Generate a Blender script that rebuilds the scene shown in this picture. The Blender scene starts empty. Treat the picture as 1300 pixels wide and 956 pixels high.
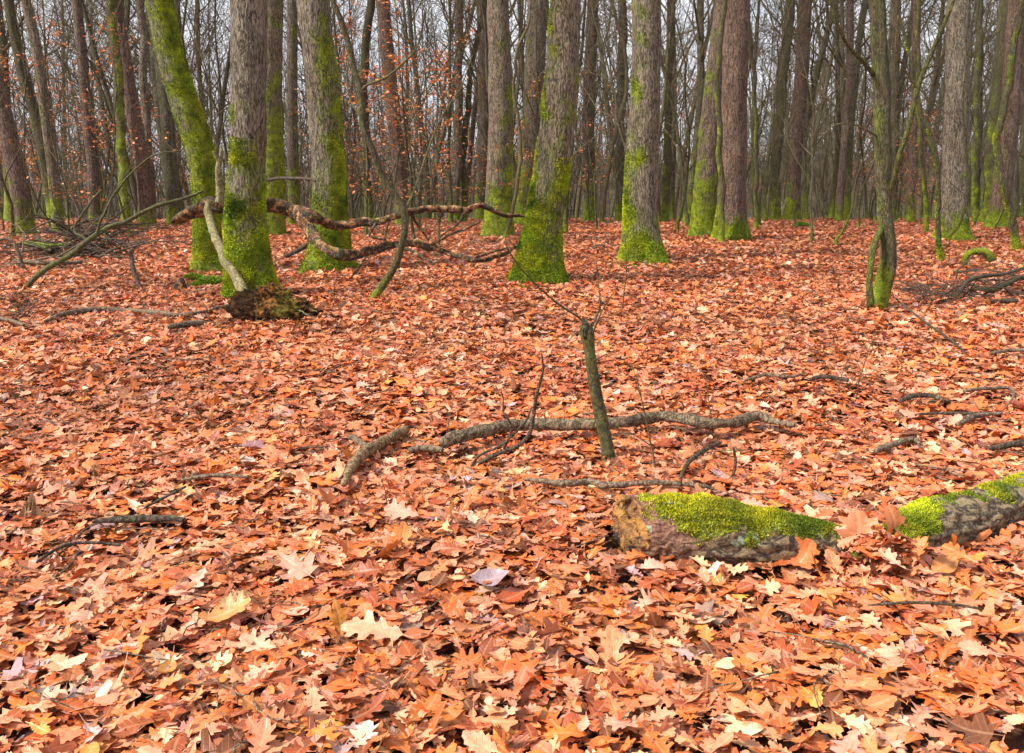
import bpy, math, random
import numpy as np
from math import radians, sin, cos, tan, atan, pi
SC = bpy.context.scene
RNG = np.random.default_rng(7)
random.seed(7)

# ---------------------------------------------------------------- camera
FPX, CX, CY = 1100.0, 650.0, 433.5
CAMH = 1.40
PITCH = atan((433.5 - 225) / FPX)
cam_d = bpy.data.cameras.new('camera'); cam = bpy.data.objects.new('camera', cam_d)
SC.collection.objects.link(cam); SC.camera = cam
cam_d.sensor_width = 36.0; cam_d.lens = 36.0 * FPX / 1300.0
cam_d.shift_y = -44.5 / 1300.0
cam_d.clip_start = 0.05; cam_d.clip_end = 3000
cam.location = (0, 0, CAMH); cam.rotation_euler = (radians(90) - PITCH, 0, 0)

# ---------------------------------------------------------------- world, sun, exposure
SUN_EL, SUN_AZ = radians(44), radians(248)      # azimuth clockwise from +Y
w = bpy.data.worlds.new("World"); SC.world = w; w.use_nodes = True
wn = w.node_tree.nodes; wl = w.node_tree.links; wn.clear()
sky = wn.new('ShaderNodeTexSky'); sky.sky_type = 'NISHITA'; sky.sun_disc = False
sky.sun_elevation = SUN_EL; sky.sun_rotation = SUN_AZ
tc = wn.new('ShaderNodeTexCoord'); cn = wn.new('ShaderNodeTexNoise')
cn.inputs['Scale'].default_value = 3.0; cn.inputs['Detail'].default_value = 6.0
mpw = wn.new('ShaderNodeMapping'); mpw.inputs['Scale'].default_value = (1, 1, 2.2)
wl.new(tc.outputs['Generated'], mpw.inputs[0]); wl.new(mpw.outputs[0], cn.inputs['Vector'])
cr = wn.new('ShaderNodeValToRGB'); cr.color_ramp.elements[0].position = .32; cr.color_ramp.elements[1].position = .52
cr.color_ramp.elements[0].color = (.55, .55, .55, 1); cr.color_ramp.elements[1].color = (1, 1, 1, 1)
wl.new(cn.outputs[0], cr.inputs[0])
mx = wn.new('ShaderNodeMix'); mx.data_type = 'RGBA'
mx.inputs['B'].default_value = (8.0, 8.2, 8.8, 1)          # cloud cover
wl.new(cr.outputs[0], mx.inputs['Factor']); wl.new(sky.outputs[0], mx.inputs['A'])
bgn = wn.new('ShaderNodeBackground'); bgn.inputs['Strength'].default_value = 0.075
wo = wn.new('ShaderNodeOutputWorld')
wl.new(mx.outputs['Result'], bgn.inputs['Color']); wl.new(bgn.outputs[0], wo.inputs[0])
sd = bpy.data.lights.new('sun', 'SUN'); sun = bpy.data.objects.new('sun', sd); SC.collection.objects.link(sun)
sd.energy = 4.4; sd.angle = radians(10); sd.color = (1.0, .95, .88)
sun.rotation_euler = (radians(90) - SUN_EL, 0, -SUN_AZ + pi); sun.location = (0, 0, 30)
SC.view_settings.view_transform = 'Standard'; SC.view_settings.look = 'None'
SC.view_settings.exposure = 0.90; SC.view_settings.gamma = 1; SC.view_settings.use_curve_mapping = False
SC.cycles.max_bounces = 5; SC.cycles.diffuse_bounces = 3; SC.cycles.glossy_bounces = 2
SC.cycles.transmission_bounces = 2; SC.cycles.use_denoising = True

# ---------------------------------------------------------------- noise / terrain / projection
def vnoise(p, seed=0):
    p = np.asarray(p, float); i = np.floor(p).astype(np.int64); f = p - i
    f = f * f * (3 - 2 * f)
    def h(a, b, c):
        n = (a * 374761393 + b * 668265263 + c * 2147483647 + seed * 974711) & 0xffffffff
        n = ((n ^ (n >> 13)) * 1274126177) & 0xffffffff
        n = ((n ^ (n >> 16)) * 2246822519) & 0xffffffff
        return ((n ^ (n >> 15)) & 0xffff) / 65535.0
    x, y, z = i[..., 0], i[..., 1], i[..., 2]; fx, fy, fz = f[..., 0], f[..., 1], f[..., 2]
    def L(a, b, t): return a + (b - a) * t
    return L(L(L(h(x, y, z), h(x+1, y, z), fx), L(h(x, y+1, z), h(x+1, y+1, z), fx), fy),
             L(L(h(x, y, z+1), h(x+1, y, z+1), fx), L(h(x, y+1, z+1), h(x+1, y+1, z+1), fx), fy), fz)
_ROT = np.array([[.36, .48, -.8], [-.8, .6, 0], [.48, .64, .6]])
def fbm(p, o=3, seed=0):
    p = np.asarray(p, float) @ _ROT; s = 0; a = .5; t = 0
    for k in range(o):
        s = s + a * vnoise(p * 2**k, seed + k); t += a; a *= .5; p = p @ _ROT + 3.7
    return s / t

MOUNDS = []
def H(x, y):
    x = np.asarray(x, float); y = np.asarray(y, float)
    z = .03*np.sin(.9*x + 1)*np.sin(.7*y) + .016*np.sin(3.1*x + .5*y)*np.sin(2.7*y - .8*x) + .008*np.sin(7.3*x - 2*y)*np.sin(6.1*y + x)
    for a_, b_, r_, h_ in MOUNDS: z = z + h_*np.exp(-((x-a_)**2+(y-b_)**2)/(r_*r_))
    d = np.clip(y - 23 - .03*x, 0, None)
    z = z - np.where(d < 20, .0022*d*d, .88 + .088*(d - 20))
    far = np.clip(y - 190, 0, None)
    z = z + (.0010 * np.minimum(far, 60)**2 + np.clip(far - 60, 0, 260) * .12)*(1+.35*np.sin(x*.013+.6)+.12*np.sin(x*.041+2))
    return z
def ray(u, v):
    a, b = (u - CX) / FPX, (CY - v) / FPX
    return np.array([a, cos(PITCH) + b * sin(PITCH), -sin(PITCH) + b * cos(PITCH)])
def P(u, v, Y):
    r = ray(u, v); return np.array([0, 0, CAMH]) + r * (Y / r[1])
def G(u, v):
    r = ray(u, v); t = .5
    while t < 400:
        p = r * t
        if CAMH + p[2] < H(p[0], p[1]): break
        t += .02
    lo, hi = t - .02, t
    for _ in range(12):
        m = (lo + hi) / 2; p = r * m
        if CAMH + p[2] < H(p[0], p[1]): hi = m
        else: lo = m
    p = r * hi; return np.array([p[0], p[1], CAMH + p[2]])
def ppm(p):                # metres per photo pixel at p
    return (p[1] * cos(PITCH) - (p[2] - CAMH) * sin(PITCH)) / FPX
def project(p):
    d = p[1]*cos(PITCH) - (p[2]-CAMH)*sin(PITCH); b = p[1]*sin(PITCH) + (p[2]-CAMH)*cos(PITCH)
    return CX + FPX*p[0]/d, CY - FPX*b/d

_m = [(*G(u, v)[:2], r, h) for u, v, r, h in [(265, 344, .6, .07), (320, 378, .55, .08), (415, 342, .6, .07), (681, 357, .6, .08), (817, 333, .6, .08), (632, 300, .6, .08), (927, 305, .7, .09), (892, 300, .6, .07), (1211, 305, .7, .09),
      (1113, 393, .35, .05), (1113, 704, .13, .12), (900, 640, .35, .03), (560, 700, .5, .03), (180, 700, .3, -.07), (700, 780, .4, -.04), (300, 600, .6, .04), (1000, 480, .8, .05), (500, 480, .9, .06), (150, 480, .7, -.05), (950, 790, .3, -.05)]]
MOUNDS += _m
# ---------------------------------------------------------------- mesh accumulator
class Acc:
    def __init__(s): s.v = []; s.q = []; s.t = []; s.m = []; s.n = 0; s.c = []; s.uv = []
    def add(s, v, q=None, t=None, moss=None, col=None, uv=None):
        v = np.asarray(v, np.float32).reshape(-1, 3)
        if q is not None and len(q): s.q.append(np.asarray(q, np.int64).reshape(-1, 4) + s.n)
        if t is not None and len(t): s.t.append(np.asarray(t, np.int64).reshape(-1, 3) + s.n)
        s.v.append(v); s.m.append(np.zeros(len(v), np.float32) + (0 if moss is None else moss))
        if col is not None: s.c.append(np.asarray(col, np.float32))
        if uv is not None: s.uv.append(np.asarray(uv, np.float32))
        s.n += len(v)
    def mesh(s, name, mat, smooth=True):
        V = np.concatenate(s.v); me = bpy.data.meshes.new(name)
        Q = np.concatenate(s.q) if s.q else np.zeros((0, 4), int); T = np.concatenate(s.t) if s.t else np.zeros((0, 3), int)
        me.vertices.add(len(V)); me.vertices.foreach_set('co', V.ravel())
        nl = Q.size + T.size; me.loops.add(nl); me.polygons.add(len(Q) + len(T))
        me.loops.foreach_set('vertex_index', np.concatenate([Q.ravel(), T.ravel()]).astype(np.int32))
        st = np.concatenate([np.arange(len(Q)) * 4, Q.size + np.arange(len(T)) * 3]).astype(np.int32)
        me.polygons.foreach_set('loop_start', st)
        me.polygons.foreach_set('use_smooth', np.full(len(st), smooth, bool))
        me.update(calc_edges=True)
        a = me.attributes.new('moss', 'FLOAT', 'POINT'); a.data.foreach_set('value', np.concatenate(s.m))
        if s.c:
            a = me.attributes.new('tint', 'FLOAT_COLOR', 'POINT'); a.data.foreach_set('color', np.concatenate(s.c).ravel())
        if s.uv:
            a = me.attributes.new('leafuv', 'FLOAT_VECTOR', 'POINT'); a.data.foreach_set('vector', np.concatenate(s.uv).ravel())
        me.materials.append(mat); return me
def link(name, data, parent=None, loc=None):
    o = bpy.data.objects.new(name, data); SC.collection.objects.link(o)
    if parent: o.parent = parent
    if loc is not None: o.location = [float(a) for a in loc]
    return o
def tag(o, label=None, cat=None, group=None, kind=None):
    if label: o['label'] = label
    if cat: o['category'] = cat
    if group: o['group'] = group
    if kind: o['kind'] = kind
    return o

def tube(acc, pts, rad, sides=8, moss=None, disp=None, cap=True, squash=None):
    pts = np.asarray(pts, float); n = len(pts); rad = np.zeros(n) + rad
    T = np.gradient(pts, axis=0); T /= np.linalg.norm(T, axis=1)[:, None] + 1e-9
    ref = np.array([1., 0, 0]) if abs(T[0, 0]) < .8 else np.array([0, 0, 1.])
    N = np.empty_like(T); a = ref - T[0]*np.dot(ref, T[0]); N[0] = a/np.linalg.norm(a)
    for i in range(1, n):
        a = N[i-1] - T[i]*np.dot(N[i-1], T[i]); N[i] = a/(np.linalg.norm(a) + 1e-9)
    B = np.cross(T, N)
    th = np.linspace(0, 2*pi, sides, endpoint=False)
    R = np.repeat(rad[:, None], sides, 1)
    D = N[:, None]*np.cos(th)[None, :, None] + B[:, None]*np.sin(th)[None, :, None]
    if disp is not None: R = R * disp(pts[:, None] + D*R[..., None], th[None, :], D)
    V = pts[:, None] + D*R[..., None]
    i = np.arange(n-1)[:, None]*sides; j = np.arange(sides)[None]; k = (j+1) % sides
    Q = np.stack([i+j, i+k, i+sides+k, i+sides+j], -1).reshape(-1, 4)
    Vf = V.reshape(-1, 3); m = None if moss is None else np.asarray(moss(V, D)).reshape(-1)
    tri = []
    if cap:
        Vf = np.concatenate([Vf, pts[:1], pts[-1:]]); c0, c1 = n*sides, n*sides+1; b = (n-1)*sides
        jj = np.arange(sides); kk = (jj+1) % sides
        tri = np.concatenate([np.stack([np.full(sides, c0), kk, jj], 1), np.stack([np.full(sides, c1), b+jj, b+kk], 1)])
        if m is not None: m = np.concatenate([m, [m[0], m[-1]]])
    acc.add(Vf, Q, tri, m)
    return V, D
def catmull(pts, step):
    pts = np.asarray(pts, float); out = []
    E = np.vstack([2*pts[0]-pts[1], pts, 2*pts[-1]-pts[-2]])
    for i in range(1, len(E)-2):
        L = np.linalg.norm(E[i+1, :3]-E[i, :3]); k = max(1, int(L/step))
        t = np.linspace(0, 1, k, endpoint=False)[:, None]
        p0, p1, p2, p3 = E[i-1], E[i], E[i+1], E[i+2]
        out.append(.5*((2*p1) + (-p0+p2)*t + (2*p0-5*p1+4*p2-p3)*t**2 + (-p0+3*p1-3*p2+p3)*t**3))
    out.append(pts[-1:]); return np.vstack(out)

# ---------------------------------------------------------------- materials
class NT:
    def __init__(s, name):
        s.m = bpy.data.materials.new(name); s.m.use_nodes = True; s.t = s.m.node_tree; s.t.nodes.clear()
        s.out = s.n('ShaderNodeOutputMaterial'); s.b = s.n('ShaderNodeBsdfPrincipled'); s.l(s.b.outputs[0], s.out.inputs[0])
    def n(s, t, **k):
        x = s.t.nodes.new(t)
        for a, b in k.items(): setattr(x, a, b)
        return x
    def l(s, a, b): s.t.links.new(a, b)
    def val(s, sock, v):
        if isinstance(v, bpy.types.NodeSocket): s.l(v, sock)
        elif isinstance(v, (tuple, list)) and len(v) == 3 and sock.type == 'RGBA': sock.default_value = (*v, 1)
        else: sock.default_value = v
    def mix(s, f, a, b, mode='MIX'):
        x = s.n('ShaderNodeMix', data_type='RGBA', blend_type=mode)
        s.val(x.inputs['Factor'], f); s.val(x.inputs['A'], a); s.val(x.inputs['B'], b); return x.outputs['Result']
    def math(s, op, a, b=0., c=0.):
        x = s.n('ShaderNodeMath', operation=op); s.val(x.inputs[0], a); s.val(x.inputs[1], b); s.val(x.inputs[2], c); return x.outputs[0]
    def ramp(s, f, lo, hi):
        x = s.n('ShaderNodeMapRange', interpolation_type='SMOOTHSTEP'); s.val(x.inputs[0], f)
        x.inputs[1].default_value = lo; x.inputs[2].default_value = hi; return x.outputs[0]
    def noise(s, vec, scale, det=3, rough=.55):
        x = s.n('ShaderNodeTexNoise'); x.inputs['Scale'].default_value = scale; x.inputs['Detail'].default_value = det
        x.inputs['Roughness'].default_value = rough
        if vec is not None: s.l(vec, x.inputs['Vector'])
        return x.outputs[0]
    def map(s, vec, sc):
        x = s.n('ShaderNodeMapping'); s.l(vec, x.inputs[0]); x.inputs['Scale'].default_value = sc; return x.outputs[0]
    def attr(s, name):
        x = s.n('ShaderNodeAttribute', attribute_name=name); return x
    def bump(s, h, st, dist):
        x = s.n('ShaderNodeBump'); x.inputs['Strength'].default_value = st; x.inputs['Distance'].default_value = dist
        s.l(h, x.inputs['Height']); s.l(x.outputs[0], s.b.inputs['Normal']); return x

MOSS_A, MOSS_B = (.27, .35, .012), (.055, .09, .008)
def bark(name, base, dark, pale, algae=.0, plate=1.0, rough=.85, mossy=1.0, vary=.5, bd=.022, zs=.16, patch=0):
    k = NT(name); oc = k.n('ShaderNodeTexCoord').outputs['Object']
    oi = k.n('ShaderNodeObjectInfo').outputs['Random']
    off = k.n('ShaderNodeVectorMath', operation='ADD'); k.l(oc, off.inputs[0])
    cm = k.n('ShaderNodeCombineXYZ'); k.l(k.math('MULTIPLY', oi, 37.), cm.inputs[0]); k.l(k.math('MULTIPLY', oi, 91.), cm.inputs[2])
    k.l(cm.outputs[0], off.inputs[1]); v = off.outputs[0]
    warp = k.n('ShaderNodeTexNoise'); warp.inputs['Scale'].default_value = 9; k.l(v, warp.inputs['Vector'])
    wv = k.n('ShaderNodeVectorMath', operation='MULTIPLY_ADD'); k.l(warp.outputs[1], wv.inputs[0]); wv.inputs[1].default_value = (.06, .06, .1); k.l(v, wv.inputs[2])
    sv = k.map(wv.outputs[0], (1, 1, zs))
    vo = k.n('ShaderNodeTexVoronoi', feature='DISTANCE_TO_EDGE'); vo.inputs['Scale'].default_value = 50*plate; k.l(sv, vo.inputs['Vector'])
    rn = k.noise(k.map(wv.outputs[0], (1, 1, zs*.8)), 26*plate, 3, .6)
    rid = k.ramp(k.math('ABSOLUTE', k.math('SUBTRACT', rn, .5)), .0, .07)
    fis = k.math('MULTIPLY', k.math('ADD', .45, k.math('MULTIPLY', k.ramp(vo.outputs['Distance'], .0, .22), .55)), rid)
    nf = k.noise(k.map(v, (1, 1, max(zs*1.6, .3))), 55, 5, .7)
    nb = k.noise(v, 2.2, 3)
    h = k.math('ADD', k.math('MULTIPLY', fis, .42), k.math('MULTIPLY', nf, 1.0))
    c = k.mix(k.ramp(h, .42, .95), dark, base)
    c = k.mix(k.math('MULTIPLY', k.ramp(k.noise(k.map(v, (1, 1, .22)), 7, 4, .6), .5, .68), .6), c, k.mix(1., c, (.42, .38, .34), 'MULTIPLY'))
    c = k.mix(k.math('MULTIPLY', k.ramp(nf, .5, .72), .55), c, pale)
    c = k.mix(k.math('MULTIPLY', k.ramp(nb, .3, .7), .45), c, k.mix(1., c, (.62, .5, .42), 'MULTIPLY'))
    c = k.mix(k.math('MULTIPLY', oi, vary), c, k.mix(1., c, (1.15, .8, .66), 'MULTIPLY'))
    if patch:
        pn = k.noise(v, 13, 4, .6)
        c = k.mix(k.ramp(pn, .50, .56), c, (.022, .015, .012)); c = k.mix(k.math('MULTIPLY', k.ramp(pn, .46, .38), .75), c, k.mix(k.ramp(nf, .4, .65), (.30, .13, .05), (.58, .36, .19)))
    if algae: c = k.mix(k.math('MULTIPLY', k.ramp(k.noise(v, 3.1, 4), .35, .6), algae), c, (.075, .085, .02))
    ma = k.attr('moss').outputs['Fac']; mn = k.noise(v, 24, 5, .7)
    mm = k.math('MULTIPLY', k.ramp(k.math('ADD', ma, k.math('MULTIPLY', k.math('SUBTRACT', mn, .5), .9)), .42, .62), mossy)
    film = k.math('MULTIPLY', k.ramp(k.math('ADD', ma, k.math('MULTIPLY', k.math('SUBTRACT', k.noise(v, 6, 5, .7), .5), .8)), .06, .5), .75*mossy)
    c = k.mix(film, c, k.mix(k.ramp(h, .4, .95), (.03, .045, .006), (.21, .24, .03)))
    mm = k.math('MULTIPLY', mm, k.math('ADD', .55, k.math('MULTIPLY', k.ramp(h, .3, .8), .45)))
    mn2 = k.noise(v, 85, 3, .7)
    mc = k.mix(k.ramp(k.math('ADD', k.math('MULTIPLY', mn2, .5), k.math('MULTIPLY', k.noise(v, 11, 4, .6), .5)), .38, .6), MOSS_B, k.mix(k.ramp(nb, .3, .62), MOSS_A, (.36, .40, .02)))
    c = k.mix(mm, c, mc); k.l(c, k.b.inputs['Base Color'])
    k.b.inputs['Roughness'].default_value = rough; k.b.inputs['Specular IOR Level'].default_value = .25
    hh = k.math('ADD', k.math('MULTIPLY', h, k.math('SUBTRACT', 1., k.math('MULTIPLY', mm, .6))), k.math('MULTIPLY', k.math('MULTIPLY', mn2, mm), .9))
    lich = k.math('MULTIPLY', k.ramp(k.noise(v, 13, 5, .7), .56, .68), .5)
    k.l(k.mix(lich, c, k.mix(.5, c, (.30, .33, .22))), k.b.inputs['Base Color'])
    k.bump(hh, 1., bd*1.5); return k.m
BARK = bark('bark_oak', (.29, .255, .195), (.045, .034, .026), (.46, .44, .34), .15, .85)
BARK_RED = bark('bark_reddish', (.25, .17, .13), (.045, .03, .026), (.36, .31, .25), .12, .85)
BARK_GREEN = bark('bark_algae', (.17, .14, .08), (.04, .035, .02), (.27, .25, .15), .35, 1.5, vary=.3)
BARK_FAR = bark('bark_background', (.20, .165, .115), (.04, .032, .024), (.34, .31, .23), .45, .7, vary=.35)
TWIG = bark('bark_twig', (.19, .15, .10), (.06, .045, .03), (.3, .27, .2), .45, 2, vary=.7, bd=.006, zs=.6)
DEAD = bark('dead_wood', (.27, .205, .14), (.07, .045, .03), (.42, .37, .28), .12, 1.4, vary=.25, bd=.006, zs=.6)
PALEWOOD = bark('debarked_wood', (.32, .28, .14), (.10, .08, .035), (.44, .40, .26), .3, .6, vary=.1, bd=.006, zs=.6)
OLIVE = bark('olive_branch', (.13, .115, .06), (.03, .025, .015), (.22, .20, .12), .4, 1.2, vary=.1, bd=.005, zs=.6)
TANW = bark('tan_dead_wood', (.38, .25, .13), (.10, .055, .03), (.52, .40, .25), .1, .8, vary=.1, bd=.008, zs=.6)
BROWNW = bark('fallen_branch_bark', (.26, .185, .12), (.05, .032, .022), (.44, .37, .27), .2, .8, vary=.1, bd=.008, zs=.6)
ROT = bark('rotten_bark', (.20, .09, .045), (.008, .006, .005), (.46, .24, .12), .12, .4, vary=.1, bd=.006, zs=.6, patch=1)
DARKW = bark('wet_dark_wood', (.12, .085, .065), (.02, .015, .012), (.16, .13, .1), .15, 1.2, vary=.3, bd=.006, zs=.6)
STEM = bark('stem_smooth', (.095, .085, .035), (.035, .03, .018), (.18, .16, .08), .4, 1.2, vary=.1, bd=.003, zs=.5)
def logbark():
    k = NT('log_bark'); v = k.n('ShaderNodeTexCoord').outputs['Object']
    wp = k.n('ShaderNodeTexNoise'); wp.inputs['Scale'].default_value = 8; k.l(v, wp.inputs['Vector'])
    wv = k.n('ShaderNodeVectorMath', operation='MULTIPLY_ADD'); k.l(wp.outputs[1], wv.inputs[0]); wv.inputs[1].default_value = (.10, .09, .09); k.l(v, wv.inputs[2])
    vo = k.n('ShaderNodeTexVoronoi', feature='DISTANCE_TO_EDGE'); vo.inputs['Scale'].default_value = 30; k.l(k.map(wv.outputs[0], (.3, 1, 1)), vo.inputs['Vector'])
    fis = k.ramp(vo.outputs['Distance'], 0, .28); nf = k.noise(v, 70, 5, .7)
    h = k.math('ADD', k.math('MULTIPLY', fis, .45), k.math('MULTIPLY', nf, .9))
    c = k.mix(k.ramp(h, .34, .95), (.03, .018, .011), (.27, .19, .10))
    c = k.mix(k.math('MULTIPLY', k.ramp(nf, .5, .7), .6), c, (.40, .32, .18))
    red = k.attr('tint').outputs['Color']
    sep = k.n('ShaderNodeSeparateColor'); k.l(red, sep.inputs[0])
    c = k.mix(sep.outputs[0], c, k.mix(k.ramp(nf, .35, .65), (.10, .035, .02), (.36, .17, .11)))
    mn2 = k.noise(v, 120, 3, .7); ma = k.attr('moss').outputs['Fac']
    mm = k.ramp(k.math('ADD', ma, k.math('MULTIPLY', k.math('SUBTRACT', k.noise(v, 30, 5, .7), .5), .8)), .42, .6)
    c = k.mix(mm, c, k.mix(k.ramp(mn2, .35, .65), (.05, .08, .006), (.24, .29, .014)))
    lich = k.math('MULTIPLY', k.ramp(k.noise(v, 16, 4, .6), .60, .68), .8)
    c = k.mix(lich, c, (.30, .40, .28))
    k.l(c, k.b.inputs['Base Color']); k.b.inputs['Roughness'].default_value = .8
    k.bump(k.math('ADD', h, k.math('MULTIPLY', mn2, k.math('MULTIPLY', mm, .7))), 1., .02); return k.m
LOGB = logbark()
def rottenend():
    k = NT('rotten_heartwood'); v = k.n('ShaderNodeTexCoord').outputs['Object']
    n1 = k.noise(v, 14, 5, .65); n2 = k.noise(v, 60, 4, .7)
    n2 = k.noise(k.map(v, (.3, 1, 1)), 75, 5, .75)
    c = k.mix(k.ramp(n1, .42, .56), (.58, .27, .05), (.22, .08, .03))
    c = k.mix(k.ramp(n2, .42, .72), c, k.mix(.6, c, (.58, .36, .12)))
    c = k.mix(k.ramp(k.noise(v, 22, 4, .65), .54, .64), c, (.03, .015, .01))
    k.l(c, k.b.inputs['Base Color']); k.b.inputs['Roughness'].default_value = .85; k.bump(k.math('ADD', n1, n2), 1., .03); return k.m
ROTEND = rottenend()
def mossblade():
    k = NT('moss_tufts'); c = k.attr('tint').outputs['Color']
    k.l(c, k.b.inputs['Base Color']); k.b.inputs['Roughness'].default_value = .7; k.b.inputs['Specular IOR Level'].default_value = .2; return k.m
MOSSM = mossblade()
def leafmat():
    k = NT('fallen_leaf'); c = k.attr('tint').outputs['Color']; uv = k.attr('leafuv').outputs['Vector']
    s = k.n('ShaderNodeSeparateXYZ'); k.l(uv, s.inputs[0])
    ay = k.math('ABSOLUTE', s.outputs[1])
    mid = k.math('SUBTRACT', 1., k.ramp(ay, .012, .05))
    ph = k.math('FRACT', k.math('MULTIPLY', k.math('SUBTRACT', s.outputs[0], k.math('MULTIPLY', ay, .55)), 8.))
    sec = k.math('SUBTRACT', 1., k.ramp(k.math('ABSOLUTE', k.math('SUBTRACT', ph, .5)), .02, .13))
    vein = k.math('MAXIMUM', mid, k.math('MULTIPLY', sec, .45))
    oc = k.n('ShaderNodeTexCoord').outputs['Object']
    n1 = k.noise(oc, 45, 4, .65); n2 = k.noise(oc, 160, 2)
    c2 = k.mix(k.math('MULTIPLY', k.ramp(n1, .42, .7), .5), c, k.mix(1., c, (.62, .42, .34), 'MULTIPLY'))
    c2 = k.mix(k.math('MULTIPLY', k.ramp(n1, .3, .48), 0.3), k.mix(.2, c2, (.60, .24, .08)), c2)
    c2 = k.mix(k.math('MULTIPLY', vein, .5), c2, k.mix(.5, c2, (.6, .38, .22)))
    c2 = k.mix(k.math('MULTIPLY', k.ramp(n2, .66, .74), .5), c2, (.06, .025, .015))
    k.l(c2, k.b.inputs['Base Color']); k.b.inputs['Roughness'].default_value = .42
    k.b.inputs['Specular IOR Level'].default_value = .4
    k.bump(k.math('ADD', k.math('MULTIPLY', vein, -.6), k.math('MULTIPLY', n1, 1.2)), .5, .004)
    tr = k.n('ShaderNodeBsdfTranslucent'); k.l(c2, tr.inputs[0]); ms = k.n('ShaderNodeMixShader'); ms.inputs[0].default_value = .12
    k.l(k.b.outputs[0], ms.inputs[1]); k.l(tr.outputs[0], ms.inputs[2]); k.l(ms.outputs[0], k.out.inputs[0]); return k.m
LEAF = leafmat()
def groundmat():
    k = NT('forest_soil'); v = k.n('ShaderNodeTexCoord').outputs['Object']
    vo = k.n('ShaderNodeTexVoronoi'); vo.inputs['Scale'].default_value = 11; k.l(v, vo.inputs['Vector'])
    s = k.n('ShaderNodeSeparateColor'); k.l(vo.outputs['Color'], s.inputs[0])
    c = k.mix(s.outputs[0], (.08, .028, .011), (.26, .09, .035))
    c = k.mix(k.ramp(s.outputs[1], .6, .8), c, (.28, .11, .06))
    sx = k.n('ShaderNodeSeparateXYZ'); k.l(v, sx.inputs[0])
    c = k.mix(k.ramp(sx.outputs[1], 19., 30.), k.mix(.75, c, (.06, .028, .014)), c)  # near soil coloured darker to deepen the shade in gaps between leaves
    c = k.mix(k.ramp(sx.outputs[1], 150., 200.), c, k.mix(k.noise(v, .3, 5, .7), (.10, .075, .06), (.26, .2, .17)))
    k.l(c, k.b.inputs['Base Color']); k.b.inputs['Roughness'].default_value = .9
    k.bump(k.noise(v, 30, 5), .8, .03); return k.m

# ---------------------------------------------------------------- ground
def grid(x0, x1, y0, y1, nx, ny, f=H):
    ys = y0 + (y1-y0)*np.linspace(0, 1, ny)**2.2; xs = np.linspace(-1, 1, nx)
    X = xs[None]*np.interp(ys, [y0, 40, y1], [30, 60, x1])[:, None]; Y = np.repeat(ys[:, None], nx, 1)
    V = np.stack([X, Y, f(X, Y)], -1).reshape(-1, 3)
    i = np.arange(ny-1)[:, None]*nx; j = np.arange(nx-1)[None]
    return V, np.stack([i+j, i+j+1, i+nx+j+1, i+nx+j], -1).reshape(-1, 4)
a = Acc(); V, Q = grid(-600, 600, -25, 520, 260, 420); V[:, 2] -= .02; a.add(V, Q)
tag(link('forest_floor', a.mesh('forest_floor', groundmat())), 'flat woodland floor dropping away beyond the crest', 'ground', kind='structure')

# ---------------------------------------------------------------- leaves
OAK = [(0, 0), (.06, .10), (.12, .30), (.18, .36), (.20, .22), (.28, .28), (.35, .60), (.42, .68), (.44, .36), (.50, .40), (.57, .84), (.66, .96), (.68, .50), (.73, .48), (.80, .76), (.88, .78), (.86, .42), (.91, .36), (.97, .30), (1.0, 0)]
SESS = [(0, .0), (.06, .12), (.15, .25), (.19, .17), (.30, .48), (.33, .33), (.45, .72), (.48, .5), (.60, .88), (.63, .62), (.74, .82), (.77, .56), (.87, .58), (.90, .38), (.97, .3), (1.0, 0)]
BEECH = [(0, 0), (.1, .3), (.22, .62), (.38, .92), (.52, 1.0), (.66, .9), (.8, .62), (.92, .28), (1, 0)]
MAPLE = [(0, 0), (.02, .3), (.0, .62), (.16, .5), (.30, 1.0), (.42, .98), (.38, .55), (.45, .34), (.60, .45), (.74, .62), (.72, .3), (.86, .2), (1, 0)]
def low(o, k): return [o[i] for i in range(0, len(o)-1, k)] + [o[-1]]
def template(out, wid, detail):
    o = np.array(out); n = len(o); tm = np.linspace(0, 1, n)
    v = [(t, 0, 0) for t in tm]; v = list(v); Q = []
    V = [[tm[i], 0.] for i in range(n)]
    for s in (1, -1):
        base = len(V)
        if detail:
            for i in range(n): V.append([(tm[i]*.5+o[i, 0]*.5), s*o[i, 1]*.5*wid])
        b2 = len(V)
        for i in range(n): V.append([o[i, 0], s*o[i, 1]*wid])
        for i in range(n-1):
            cols = [(0, base), (base, b2)] if detail else [(0, b2)]
            for c0, c1 in cols:
                q = [c0+i, c0+i+1, c1+i+1, c1+i]
                Q.append(q if s > 0 else q[::-1])
    # petiole
    b = len(V); V += [[0, .012], [0, -.012], [-.16, -.009], [-.16, .009]]; Q.append([b, b+1, b+2, b+3])
    return np.array(V), np.array(Q)
PAL = np.array([[.58, .165, .062], [.55, .128, .018], [.66, .295, .18], [.27, .038, .007], [.09, .018, .006], [.56, .22, .045], [.36, .23, .24], [.46, .088, .013], [.63, .225, .115], [.70, .42, .30]])
PW = np.array([.18, .15, .21, .17, .085, .02, .016, .12, .17, .03]); PW /= PW.sum()
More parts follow.
